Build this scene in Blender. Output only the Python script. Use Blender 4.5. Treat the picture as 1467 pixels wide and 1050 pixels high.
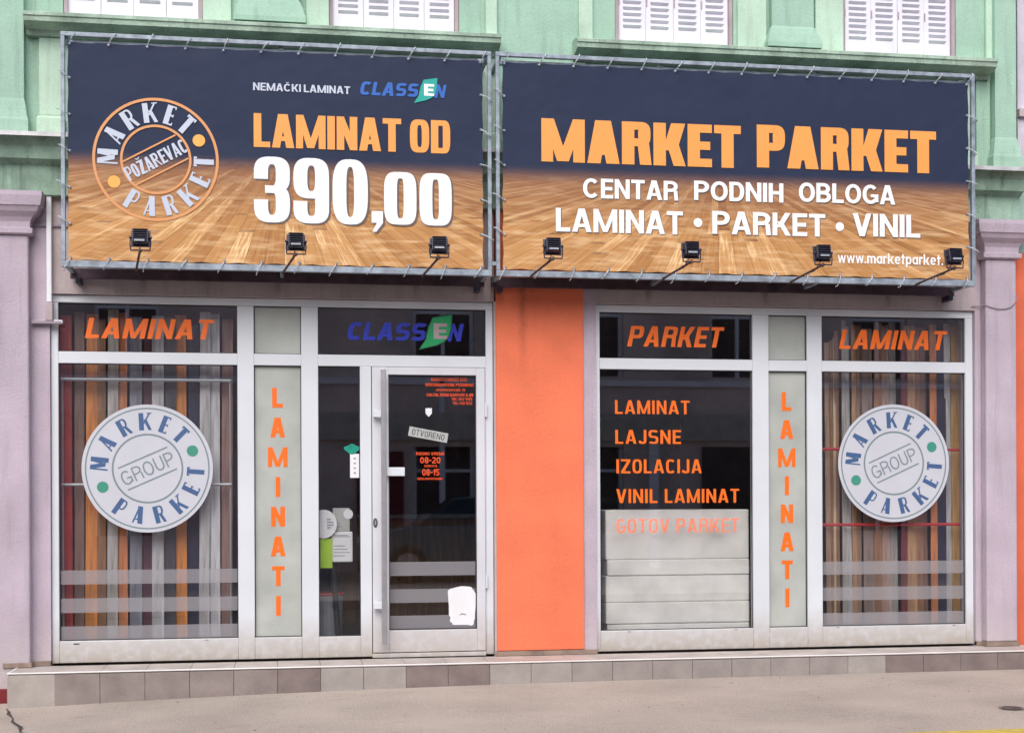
import bpy, bmesh, math, random
from mathutils import Vector, Matrix, Euler
random.seed(7)
PI = math.pi; R = math.radians
for o in list(bpy.data.objects): bpy.data.objects.remove(o)
sc = bpy.context.scene
col = sc.collection

# ------------------------------------------------------------------ camera, sky, sun, exposure
cam_d = bpy.data.cameras.new('camera'); cam = bpy.data.objects.new('camera', cam_d); col.objects.link(cam)
cam.location = (0, -10.526, 1.5)
cam.rotation_mode = 'QUATERNION'
cam.rotation_quaternion = (Matrix.Rotation(R(-9.093), 3, 'Z') @ Matrix.Rotation(R(90), 3, 'X') @ Matrix.Rotation(R(-0.2475), 3, 'Z')).to_quaternion()
cam_d.sensor_width = 36; cam_d.lens = 36*2000/1467; cam_d.sensor_fit = 'HORIZONTAL'
cam_d.shift_x = 0.0; cam_d.shift_y = 0.1328
cam_d.clip_start = 0.1; cam_d.clip_end = 2000
sc.camera = cam
SUN_EL, SUN_AZ = R(43), R(196)      # azimuth: direction the sun stands in, clockwise from +Y
w = bpy.data.worlds.new('World'); sc.world = w; w.use_nodes = True
nt = w.node_tree; nt.nodes.clear()
sky = nt.nodes.new('ShaderNodeTexSky'); sky.sky_type = 'NISHITA'; sky.sun_disc = False
sky.sun_elevation = SUN_EL; sky.sun_rotation = SUN_AZ
sky.air_density = 1.0; sky.dust_density = 2.5; sky.ozone_density = 0.6
bg = nt.nodes.new('ShaderNodeBackground'); bg.inputs['Strength'].default_value = 0.11
wo = nt.nodes.new('ShaderNodeOutputWorld')
nt.links.new(sky.outputs[0], bg.inputs[0]); nt.links.new(bg.outputs[0], wo.inputs[0])
sd = bpy.data.lights.new('sun', 'SUN'); sd.energy = 1.35; sd.angle = R(55); sd.color = (1, 0.975, 0.95)
so = bpy.data.objects.new('sun', sd); col.objects.link(so); so.location = (0, -5, 20)
dirv = Vector((math.sin(SUN_AZ)*math.cos(SUN_EL), math.cos(SUN_AZ)*math.cos(SUN_EL), math.sin(SUN_EL)))
so.rotation_mode = 'QUATERNION'; so.rotation_quaternion = dirv.to_track_quat('Z', 'Y')
sc.view_settings.view_transform = 'Standard'; sc.view_settings.look = 'None'
sc.view_settings.exposure = 0.74; sc.view_settings.gamma = 1

# ------------------------------------------------------------------ materials
MATS = {}
def srgb(r, g, b):
    f = lambda c: (c/255/12.92) if c/255 <= 0.04045 else ((c/255+0.055)/1.055)**2.4
    return (f(r), f(g), f(b), 1)
def mat(name, c, rough=0.6, var=0.12, scale=6.0, bump=0.0, bscale=60.0, metal=0.0, dirt=None, spec=0.5, streak=0.0, fine=0.0):
    """plain painted / mineral surface: base colour with large soft variation, optional streaks, optional
    dirt = (z0, z1, colour, amount): splash dirt that is densest at height z0 and gone at z1"""
    if name in MATS: return MATS[name]
    m = bpy.data.materials.new(name); m.use_nodes = True; t = m.node_tree; N = t.nodes; L = t.links
    b = N['Principled BSDF']
    b.inputs['Roughness'].default_value = rough; b.inputs['Metallic'].default_value = metal
    b.inputs['Specular IOR Level'].default_value = spec
    geo = N.new('ShaderNodeNewGeometry')
    nz = N.new('ShaderNodeTexNoise'); nz.inputs['Scale'].default_value = scale; nz.inputs['Detail'].default_value = 5
    L.new(geo.outputs['Position'], nz.inputs['Vector'])
    def mix(fac, a, bcol, typ='MIX'):
        mx = N.new('ShaderNodeMix'); mx.data_type = 'RGBA'; mx.blend_type = typ
        if hasattr(fac, 'links'): L.new(fac, mx.inputs[0])
        else: mx.inputs[0].default_value = fac
        for v, k in ((a, 6), (bcol, 7)):
            if hasattr(v, 'links'): L.new(v, mx.inputs[k])
            else: mx.inputs[k].default_value = v
        return mx.outputs[2]
    def ramp(v, a, bb):
        mr = N.new('ShaderNodeMapRange'); mr.inputs[1].default_value = a; mr.inputs[2].default_value = bb
        L.new(v, mr.inputs[0]); return mr.outputs[0]
    dark = tuple(x*(1-var*1.6) for x in c[:3])+(1,); lite = tuple(min(1, x*(1+var)) for x in c[:3])+(1,)
    out = mix(ramp(nz.outputs[0], 0.32, 0.68), dark, lite)
    if fine > 0:
        n2 = N.new('ShaderNodeTexNoise'); n2.inputs['Scale'].default_value = 90; n2.inputs['Detail'].default_value = 3
        L.new(geo.outputs['Position'], n2.inputs['Vector'])
        g2 = N.new('ShaderNodeMapRange'); g2.inputs[1].default_value = .3; g2.inputs[2].default_value = .7
        g2.inputs[3].default_value = 1-fine; g2.inputs[4].default_value = 1+fine; L.new(n2.outputs[0], g2.inputs[0])
        cb = N.new('ShaderNodeCombineColor')
        for k in range(3): L.new(g2.outputs[0], cb.inputs[k])
        out = mix(1.0, out, cb.outputs[0], 'MULTIPLY')
    if streak > 0:
        mp = N.new('ShaderNodeMapping'); mp.inputs['Scale'].default_value = (9, 9, 0.7); L.new(geo.outputs['Position'], mp.inputs['Vector'])
        n3 = N.new('ShaderNodeTexNoise'); n3.inputs['Scale'].default_value = 1.6; n3.inputs['Detail'].default_value = 7; n3.inputs['Roughness'].default_value = .65
        L.new(mp.outputs[0], n3.inputs['Vector'])
        f = N.new('ShaderNodeMath'); f.operation = 'MULTIPLY'; f.inputs[1].default_value = streak
        L.new(ramp(n3.outputs[0], 0.52, 0.75), f.inputs[0])
        out = mix(f.outputs[0], out, (c[0]*.28, c[1]*.26, c[2]*.25, 1))
    if dirt:
        z0, z1, dc, am = dirt
        sp = N.new('ShaderNodeSeparateXYZ'); L.new(geo.outputs['Position'], sp.inputs[0])
        g = ramp(sp.outputs[2], z1, z0)
        n4 = N.new('ShaderNodeTexNoise'); n4.inputs['Scale'].default_value = 14; n4.inputs['Detail'].default_value = 6
        L.new(geo.outputs['Position'], n4.inputs['Vector'])
        a1 = N.new('ShaderNodeMath'); a1.operation = 'MULTIPLY'; L.new(g, a1.inputs[0]); L.new(ramp(n4.outputs[0], -.1, .55), a1.inputs[1])
        a2 = N.new('ShaderNodeMath'); a2.operation = 'MULTIPLY'; a2.inputs[1].default_value = am; L.new(a1.outputs[0], a2.inputs[0])
        out = mix(a2.outputs[0], out, dc)
    L.new(out, b.inputs['Base Color'])
    if bump > 0:
        nb = N.new('ShaderNodeTexNoise'); nb.inputs['Scale'].default_value = bscale; nb.inputs['Detail'].default_value = 5
        L.new(geo.outputs['Position'], nb.inputs['Vector'])
        bp = N.new('ShaderNodeBump'); bp.inputs['Strength'].default_value = bump; bp.inputs['Distance'].default_value = .01
        L.new(nb.outputs[0], bp.inputs['Height']); L.new(bp.outputs[0], b.inputs['Normal'])
    MATS[name] = m
    return m

DUST = (0.42, 0.36, 0.30, 1)
M_LILAC = mat('lilac_render', (0.51, 0.43, 0.51, 1), .85, .085, 2.2, .4, 60, streak=.26, fine=.05, dirt=(0.35, 0.75, (0.55, .5, .46, 1), .45))
M_GREYWALL = mat('greyed_lilac_render', (0.50, 0.425, 0.44, 1), .85, .08, 3, .35, 90, streak=.28, fine=.05)  # lintel lilac, greyed in colour for the signs' shade and for dirt
M_ORANGE = mat('orange_render', (0.87, 0.20, 0.095, 1), .8, .06, 2.6, .45, 55, streak=.05, fine=.04)
M_GREEN = mat('green_render', (0.36, 0.55, 0.435, 1), .85, .08, 2.5, .35, 70, streak=.35, fine=.06)
M_GREEN_L = mat('pale_green_render', (0.52, 0.70, 0.56, 1), .85, .08, 2.5, .3, 70, streak=.35, fine=.06)
M_GREEN_D = mat('dirty_green_render', (0.30, 0.44, 0.345, 1), .9, .25, 4, .5, 50, streak=.9, fine=.1)
M_LEDGE = mat('weathered_ledge', (0.40, 0.53, 0.42, 1), .9, .2, 5, .5, 60, streak=.6, fine=.1)
M_FLASH = mat('zinc_flashing', (0.55, 0.55, 0.56, 1), .5, .15, 8, .2, 30, metal=.3)
M_ALU = mat('white_powder_coated_aluminium', (0.70, 0.735, 0.785, 1), .38, .04, 1.5, dirt=(0.33, 0.68, DUST, .95))
M_ALU2 = mat('door_aluminium', (0.68, 0.69, 0.74, 1), .36, .04, 1.5, dirt=(0.33, 0.75, DUST, .8))
M_GASKET = mat('black_rubber', (0.03, 0.03, 0.035, 1), .6, .1)
M_STEEL = mat('galvanised_steel', (0.31, 0.36, 0.42, 1), .6, .22, 14, .15, 60, metal=.35)
M_BRUSHED = mat('brushed_steel', (0.45, 0.44, 0.46, 1), .38, .08, 10, metal=.6)
M_ROPE = mat('white_rope', (0.50, 0.54, 0.60, 1), .8, .1)
M_BLACK = mat('black_lamp_metal', (0.025, 0.024, 0.05, 1), .45, .2, 20)
M_BACKBAR = mat('shade_dark_bar', (0.085, 0.055, 0.075, 1), .8, .25, 10)  # back bar coloured dark to give the band of shade under the signs
M_ARM = mat('rusty_dark_arm', (0.10, 0.06, 0.06, 1), .7, .4, 30)
M_LENS = mat('lamp_glass', (0.7, 0.66, 0.55, 1), .12, .02)
M_SHUTTER = mat('white_shutter_paint', (0.80, 0.78, 0.86, 1), .5, .04, 5, streak=.12)
M_BROWNCAS = mat('mauve_window_casing', (0.42, 0.34, 0.36, 1), .7, .1)
M_TREAD = mat('tread_tile', (0.50, 0.44, 0.40, 1), .6, .12, 5, .1, 60, fine=.06)
M_GROUT = mat('grout', (0.17, 0.145, 0.13, 1), .9, .2, 12)
M_TRIM = mat('aluminium_edge_trim', (0.84, 0.82, 0.80, 1), .35, .04, 4)
M_SKIRT = mat('brown_skirting_tile', (0.27, 0.20, 0.16, 1), .6, .2, 8, .1, 50)
M_RED = mat('red_plinth_paint', (0.16, 0.008, 0.014, 1), .6, .2, 8, .2, 40)
M_INT = mat('interior_plaster', (0.22, 0.20, 0.20, 1), .8, .1)
M_INTD = mat('dark_display_backing', (0.10, 0.065, 0.06, 1), .8, .2)
M_INTF = mat('interior_floor', (0.16, 0.12, 0.10, 1), .5, .15)
M_CHROME = mat('chromed_rail', (0.40, 0.42, 0.45, 1), .4, .04, metal=.3)
M_REDRAIL = mat('red_rail', (0.55, 0.03, 0.04, 1), .4, .05)
M_DARKOBJ = mat('black_plastic', (0.02, 0.02, 0.022, 1), .4, .1)
M_GREYOBJ = mat('grey_plastic', (0.30, 0.32, 0.37, 1), .5, .1)
M_PAPER = mat('white_paper', (0.82, 0.83, 0.86, 1), .7, .03)
M_PAPERG = mat('grey_paper', (0.45, 0.47, 0.46, 1), .7, .06)
M_LIME = mat('lime_card', (0.42, 0.68, 0.04, 1), .6, .04)
M_TEAL = mat('teal_sticker', (0.0, 0.30, 0.22, 1), .5, .15, 25)
M_CABLE = mat('grey_cable', (0.33, 0.28, 0.33, 1), .6, .1)
M_FOAM = mat('white_foam_sheet', (0.80, 0.795, 0.77, 1), .8, .10, 4, .5, 7, fine=.05)
M_PIPE = mat('pale_conduit', (0.78, 0.80, 0.86, 1), .5, .06)
P_ORANGE = mat('orange_vinyl', (1.0, 0.17, 0.01, 1), .45, .03)
P_RED = mat('red_orange_vinyl', (0.9, 0.09, 0.015, 1), .45, .03)
P_BLUE = mat('deep_blue_vinyl', (0.004, 0.02, 0.42, 1), .45, .03)
P_GREEN = mat('green_vinyl', (0.0, 0.33, 0.10, 1), .45, .03)
P_DGREEN = mat('dark_green_vinyl', (0.0, 0.08, 0.03, 1), .45, .03)
P_SIGNORANGE = mat('print_orange', (0.90, 0.36, 0.075, 1), .5, .02)
P_RINGORANGE = mat('print_ring_orange', (0.72, 0.32, 0.12, 1), .5, .02)
P_DOTORANGE = mat('print_dot_orange', (0.95, 0.44, 0.09, 1), .5, .02)
P_WHITE = mat('print_white', (0.93, 0.93, 0.95, 1), .5, .01)
P_PALE = mat('print_pale', (0.55, 0.60, 0.72, 1), .5, .02)
P_SHADE = mat('print_shadow_grey', (0.14, 0.10, 0.09, 1), .5, .02)
P_SIGNBLUE = mat('print_blue', (0.01, 0.12, 0.50, 1), .5, .02)
P_SIGNTEAL = mat('print_teal', (0.0, 0.38, 0.32, 1), .5, .02)
P_STICKER = mat('sticker_white', (0.57, 0.585, 0.65, 1), .5, .02)
P_STBLUE = mat('sticker_blue', (0.055, 0.12, 0.27, 1), .5, .03)
P_STGREEN = mat('sticker_green', (0.05, 0.29, 0.21, 1), .5, .03)
P_STLINE = mat('sticker_grey_line', (0.20, 0.26, 0.29, 1), .5, .03)
P_BLACK = mat('print_black', (0.03, 0.03, 0.035, 1), .5, .03)

def glass_mat(name, tint=(0.97, 0.972, 0.972, 1), frost=0.0, fcol=(0.5, 0.52, 0.55, 1)):
    m = bpy.data.materials.new(name); m.use_nodes = True; t = m.node_tree; N = t.nodes; L = t.links; N.clear()
    out = N.new('ShaderNodeOutputMaterial'); tr = N.new('ShaderNodeBsdfTransparent'); tr.inputs[0].default_value = tint
    gl = N.new('ShaderNodeBsdfGlossy'); gl.inputs['Roughness'].default_value = .015; gl.inputs[0].default_value = (1, 1, 1, 1)
    lw = N.new('ShaderNodeLayerWeight'); lw.inputs['Blend'].default_value = .5
    p = N.new('ShaderNodeMath'); p.operation = 'POWER'; p.inputs[1].default_value = 5; L.new(lw.outputs['Facing'], p.inputs[0])
    q = N.new('ShaderNodeMath'); q.operation = 'MULTIPLY_ADD'; q.inputs[1].default_value = .9; q.inputs[2].default_value = .11; L.new(p.outputs[0], q.inputs[0])
    mx = N.new('ShaderNodeMixShader'); L.new(q.outputs[0], mx.inputs[0]); L.new(tr.outputs[0], mx.inputs[1]); L.new(gl.outputs[0], mx.inputs[2])
    res = mx.outputs[0]
    if frost > 0:
        d = N.new('ShaderNodeBsdfDiffuse'); d.inputs[0].default_value = fcol
        m2 = N.new('ShaderNodeMixShader'); m2.inputs[0].default_value = frost
        L.new(res, m2.inputs[1]); L.new(d.outputs[0], m2.inputs[2]); res = m2.outputs[0]
    L.new(res, out.inputs[0]); return m
G_CLEAR = glass_mat('window_glass')
def film_mat(name, alpha, c):
    m = bpy.data.materials.new(name); m.use_nodes = True; t = m.node_tree; N = t.nodes; L = t.links; N.clear()
    out = N.new('ShaderNodeOutputMaterial'); tr = N.new('ShaderNodeBsdfTransparent'); d = N.new('ShaderNodeBsdfDiffuse'); d.inputs[0].default_value = c
    mx = N.new('ShaderNodeMixShader'); mx.inputs[0].default_value = alpha
    L.new(tr.outputs[0], mx.inputs[1]); L.new(d.outputs[0], mx.inputs[2]); L.new(mx.outputs[0], out.inputs[0]); return m
F_FROST = film_mat('frosted_film', .60, (0.34, 0.335, 0.36, 1))
P_FADED = film_mat('faded_orange_vinyl', .72, (0.95, 0.22, 0.10, 1))
M_FROSTPANE = mat('opaque_frosted_pane', (0.47, 0.495, 0.465, 1), .22, .09, 3.2, fine=.02)

def floor_print(name, xc):
    """the flat print on the banner: navy above, a parquet floor running to a vanishing point below"""
    m = bpy.data.materials.new(name); m.use_nodes = True; t = m.node_tree; N = t.nodes; L = t.links
    b = N['Principled BSDF']; b.inputs['Roughness'].default_value = .6; b.inputs['Specular IOR Level'].default_value = .2
    geo = N.new('ShaderNodeNewGeometry'); sp = N.new('ShaderNodeSeparateXYZ'); L.new(geo.outputs['Position'], sp.inputs[0])
    def M(op, a, bb=None, c=None):
        n = N.new('ShaderNodeMath'); n.operation = op
        for v, k in ((a, 0), (bb, 1), (c, 2)):
            if v is None: continue
            if hasattr(v, 'links'): L.new(v, n.inputs[k])
            else: n.inputs[k].default_value = v
        return n.outputs[0]
    X, Z = sp.outputs[0], sp.outputs[2]
    den = M('MAXIMUM', M('SUBTRACT', 4.08, Z), .12)
    U = M('DIVIDE', M('SUBTRACT', X, xc), den); V = M('DIVIDE', 1.0, den)
    us = M('DIVIDE', U, .165); idx = M('FLOOR', us); fu = M('FRACT', us)
    wn = N.new('ShaderNodeTexWhiteNoise'); wn.noise_dimensions = '1D'; L.new(idx, wn.inputs['W'])
    vs = M('ADD', M('MULTIPLY', V, .5), M('MULTIPLY', wn.outputs[0], 7)); vi = M('FLOOR', vs); fv = M('FRACT', vs)
    cv = N.new('ShaderNodeCombineXYZ'); L.new(idx, cv.inputs[0]); L.new(vi, cv.inputs[1])
    w2 = N.new('ShaderNodeTexWhiteNoise'); w2.noise_dimensions = '2D'; L.new(cv.outputs[0], w2.inputs['Vector'])
    g = N.new('ShaderNodeCombineXYZ'); L.new(M('MULTIPLY', U, 22), g.inputs[0]); L.new(M('MULTIPLY', V, 2.2), g.inputs[1]); L.new(M('MULTIPLY', w2.outputs[0], 40), g.inputs[2])
    gn = N.new('ShaderNodeTexNoise'); gn.inputs['Scale'].default_value = 1.5; gn.inputs['Detail'].default_value = 6; gn.inputs['Roughness'].default_value = .6; L.new(g.outputs[0], gn.inputs['Vector'])
    val = M('ADD', M('MULTIPLY', w2.outputs[0], .45), M('MULTIPLY', gn.outputs[0], .72))
    cr = N.new('ShaderNodeValToRGB'); e = cr.color_ramp.elements
    e[0].position = .15; e[0].color = (0.22, 0.085, 0.03, 1); e[1].position = 1.0; e[1].position = .9; e[1].color = (0.95, 0.68, 0.37, 1)
    a = e.new(.5); a.color = (0.47, 0.225, 0.08, 1); a = e.new(.78); a.color = (0.62, 0.33, 0.13, 1)
    L.new(val, cr.inputs[0])
    # dark joints, thin in the distance
    ju = M('LESS_THAN', M('MINIMUM', fu, M('SUBTRACT', 1, fu)), .022); jv = M('LESS_THAN', fv, .02)
    jj = M('MULTIPLY', M('MAXIMUM', ju, jv), .55)
    mx = N.new('ShaderNodeMix'); mx.data_type = 'RGBA'; L.new(jj, mx.inputs[0]); L.new(cr.outputs[0], mx.inputs[6]); mx.inputs[7].default_value = (0.16, 0.07, 0.035, 1)
    # horizontal glints lying across the printed floor
    hp = N.new('ShaderNodeMapping'); hp.inputs['Scale'].default_value = (2.2, 1, 16); L.new(geo.outputs['Position'], hp.inputs['Vector'])
    hn = N.new('ShaderNodeTexNoise'); hn.inputs['Scale'].default_value = 2.0; hn.inputs['Detail'].default_value = 5; L.new(hp.outputs[0], hn.inputs['Vector'])
    hr = N.new('ShaderNodeMapRange'); hr.inputs[1].default_value = .48; hr.inputs[2].default_value = .75; hr.inputs[4].default_value = .5; L.new(hn.outputs[0], hr.inputs[0])
    m2 = N.new('ShaderNodeMix'); m2.data_type = 'RGBA'; L.new(hr.outputs[0], m2.inputs[0]); L.new(mx.outputs[2], m2.inputs[6]); m2.inputs[7].default_value = (0.98, 0.72, 0.42, 1)
    # dusk towards the printed horizon
    h1 = N.new('ShaderNodeMapRange'); h1.inputs[1].default_value = 3.5; h1.inputs[2].default_value = 3.93; L.new(Z, h1.inputs[0])
    m3 = N.new('ShaderNodeMix'); m3.data_type = 'RGBA'; L.new(M('MULTIPLY', h1.outputs[0], .72), m3.inputs[0]); L.new(m2.outputs[2], m3.inputs[6]); m3.inputs[7].default_value = (0.23, 0.10, 0.07, 1)
    h2 = N.new('ShaderNodeMapRange'); h2.inputs[1].default_value = 3.83; h2.inputs[2].default_value = 3.98; h2.interpolation_type = 'SMOOTHSTEP'; L.new(Z, h2.inputs[0])
    m4 = N.new('ShaderNodeMix'); m4.data_type = 'RGBA'; L.new(h2.outputs[0], m4.inputs[0]); L.new(m3.outputs[2], m4.inputs[6]); m4.inputs[7].default_value = (0.022, 0.032, 0.070, 1)
    L.new(m4.outputs[2], b.inputs['Base Color'])
    bn = N.new('ShaderNodeTexNoise'); bn.inputs['Scale'].default_value = 1.8; bn.inputs['Detail'].default_value = 3; L.new(geo.outputs['Position'], bn.inputs['Vector'])
    bp = N.new('ShaderNodeBump'); bp.inputs['Strength'].default_value = .32; bp.inputs['Distance'].default_value = .09; L.new(bn.outputs[0], bp.inputs['Height']); L.new(bp.outputs[0], b.inputs['Normal'])
    return m

# ------------------------------------------------------------------ mesh builders
class MB:
    def __init__(s): s.v = []; s.f = []; s.m = []; s.mi = 0
    def poly(s, pts, mi=None):
        i = len(s.v); s.v += [tuple(p) for p in pts]; s.f.append(tuple(range(i, i+len(pts)))); s.m.append(s.mi if mi is None else mi); return s
    def box(s, x0, x1, y0, y1, z0, z1, mtx=None, mi=None):
        i = len(s.v); P = [(x0,y0,z0),(x1,y0,z0),(x1,y1,z0),(x0,y1,z0),(x0,y0,z1),(x1,y0,z1),(x1,y1,z1),(x0,y1,z1)]
        if mtx: P = [tuple(mtx @ Vector(p)) for p in P]
        s.v += P
        for q in ((0,3,2,1),(4,5,6,7),(0,1,5,4),(1,2,6,5),(2,3,7,6),(3,0,4,7)):
            s.f.append(tuple(i+k for k in q)); s.m.append(s.mi if mi is None else mi)
        return s
    def tube(s, pts, r, n=6, mi=None, cap=True):
        pts = [Vector(p) for p in pts]; rings = []
        for k, p in enumerate(pts):
            d = (pts[min(k+1, len(pts)-1)]-pts[max(k-1, 0)]).normalized()
            up = Vector((0, 0, 1)) if abs(d.z) < .9 else Vector((1, 0, 0))
            a = d.cross(up).normalized(); b = d.cross(a).normalized(); i = len(s.v)
            rr = r[k] if isinstance(r, (list, tuple)) else r
            s.v += [tuple(p+(a*math.cos(2*PI*j/n)+b*math.sin(2*PI*j/n))*rr) for j in range(n)]; rings.append(i)
        for q in range(len(rings)-1):
            for j in range(n):
                s.f.append((rings[q]+j, rings[q]+(j+1) % n, rings[q+1]+(j+1) % n, rings[q+1]+j)); s.m.append(s.mi if mi is None else mi)
        if cap:
            s.f.append(tuple(rings[0]+j for j in range(n))); s.m.append(s.mi if mi is None else mi)
            s.f.append(tuple(rings[-1]+j for j in reversed(range(n)))); s.m.append(s.mi if mi is None else mi)
        return s
    def cyl(s, c, r0, r1, z0, z1, n=20, mi=None):
        i = len(s.v); cx, cy = c
        s.v += [(cx+r0*math.cos(2*PI*j/n), cy+r0*math.sin(2*PI*j/n), z0) for j in range(n)]+[(cx+r1*math.cos(2*PI*j/n), cy+r1*math.sin(2*PI*j/n), z1) for j in range(n)]
        for j in range(n): s.f.append((i+j, i+(j+1) % n, i+n+(j+1) % n, i+n+j)); s.m.append(s.mi if mi is None else mi)
        s.f.append(tuple(i+j for j in reversed(range(n)))); s.m.append(0); s.f.append(tuple(i+n+j for j in range(n))); s.m.append(0)
        return s
    def loft(s, x0, x1, yf, yb, prof, mi=None):
        """rectangular rings (z, out): a pilaster capital or base against a wall at yb"""
        prev = None
        for z, o in prof:
            i = len(s.v); s.v += [(x0-o, yf-o, z), (x1+o, yf-o, z), (x1+o, yb, z), (x0-o, yb, z)]
            if prev is not None:
                for j in range(4): s.f.append((prev+j, prev+(j+1) % 4, i+(j+1) % 4, i+j)); s.m.append(0)
            else: s.f.append((i+3, i+2, i+1, i)); s.m.append(0)
            prev = i
        s.f.append((prev, prev+1, prev+2, prev+3)); s.m.append(0); return s
    def profx(s, x0, x1, prof):
        """profile (y, z) swept along x, closed"""
        i = len(s.v); n = len(prof)
        s.v += [(x0, y, z) for y, z in prof]+[(x1, y, z) for y, z in prof]
        for j in range(n): s.f.append((i+j, i+(j+1) % n, i+n+(j+1) % n, i+n+j)); s.m.append(0)
        s.f.append(tuple(i+j for j in reversed(range(n)))); s.m.append(0); s.f.append(tuple(i+n+j for j in range(n))); s.m.append(0)
        return s
    def build(s, name, mats, parent=None, bevel=0.0, smooth=False, local=False):
        off = Vector((0, 0, 0))
        if parent is not None and not local:
            p = parent
            while p is not None: off = off+p.location; p = p.parent
        me = bpy.data.meshes.new(name); me.from_pydata([tuple(Vector(v)-off) for v in s.v], [], s.f)
        if not isinstance(mats, (list, tuple)): mats = [mats]
        for m in mats: me.materials.append(m)
        for p, k in zip(me.polygons, s.m): p.material_index = min(k, len(mats)-1); p.use_smooth = smooth
        bm = bmesh.new(); bm.from_mesh(me)
        if not getattr(s, 'flat', False): bmesh.ops.recalc_face_normals(bm, faces=bm.faces)
        bm.to_mesh(me); bm.free(); me.update()
        o = bpy.data.objects.new(name, me); col.objects.link(o); o.parent = parent
        if bevel > 0:
            b = o.modifiers.new('bevel', 'BEVEL'); b.width = bevel; b.segments = 2; b.limit_method = 'ANGLE'
        return o
def tag(o, label=None, cat=None, group=None, kind=None):
    if label: o['label'] = label
    if cat: o['category'] = cat
    if group: o['group'] = group
    if kind: o['kind'] = kind
    return o
def thing(name, loc, label, cat, group=None):
    o = bpy.data.objects.new(name, None); col.objects.link(o); o.location = loc; o.empty_display_size = .1
    return tag(o, label, cat, group)
def copy_tree(o):
    c = o.copy(); col.objects.link(c)
    for ch in list(o.children):
        k = copy_tree(ch); k.parent = c
    return c

# ------------------------------------------------------------------ lettering: glyphs from bars, slanted bars and arcs
class Style:
    def __init__(s, w=.62, S=.2, H=.17, e=2.2, thin=None):
        s.w, s.S, s.H, s.e = w, S, H, e; s.t = S if thin is None else thin
IMPACT = Style(.56, .215, .165, 3.4); HEAVY = Style(.62, .27, .195, 3); HELV = Style(.72, .205, .175, 2.1)
DIN = Style(.60, .19, .17, 3.2); DINL = Style(.56, .155, .14, 3); LIGHT = Style(.74, .125, .10, 2.1)
DECO = Style(.46, .235, .085, 2.4, thin=.075); DIGIT = Style(.41, .160, .115, 3.0); BOXY = Style(.72, .24, .21, 3)
def sgp(v, p): return math.copysign(abs(v)**p, v)
def arc(cx, cy, ro, Ro, ri, Ri, a0, a1, e, n=None):
    n = n or max(6, int(abs(a1-a0)/8)); p = 2/e; out = []
    pt = lambda rx, ry, a: (cx+rx*sgp(math.cos(a), p), cy+ry*sgp(math.sin(a), p))
    for k in range(n):
        u, v = R(a0+(a1-a0)*k/n), R(a0+(a1-a0)*(k+1)/n)
        out.append([pt(ro, Ro, u), pt(ro, Ro, v), pt(ri, Ri, v), pt(ri, Ri, u)])
    return out
def bx(x0, y0, x1, y1): return [[(x0, y0), (x1, y0), (x1, y1), (x0, y1)]]
def pa(xb, yb, xt, yt, w_): return [[(xb, yb), (xb+w_, yb), (xt+w_, yt), (xt, yt)]]
def disc(cx, cy, rx, ry, n=16): return [[(cx+rx*math.cos(2*PI*k/n), cy+ry*math.sin(2*PI*k/n)) for k in range(n)]]
def bowl(x, y0, y1, w_, S, H, e):
    cy, ry = (y0+y1)/2, (y1-y0)/2; cx = x+(w_-x)*(.35 if e > 3 else .28)
    return bx(x, y1-H, cx, y1)+bx(x, y0, cx, y0+H)+arc(cx, cy, w_-cx, ry, w_-cx-S, ry-H, -90, 90, e)
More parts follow.
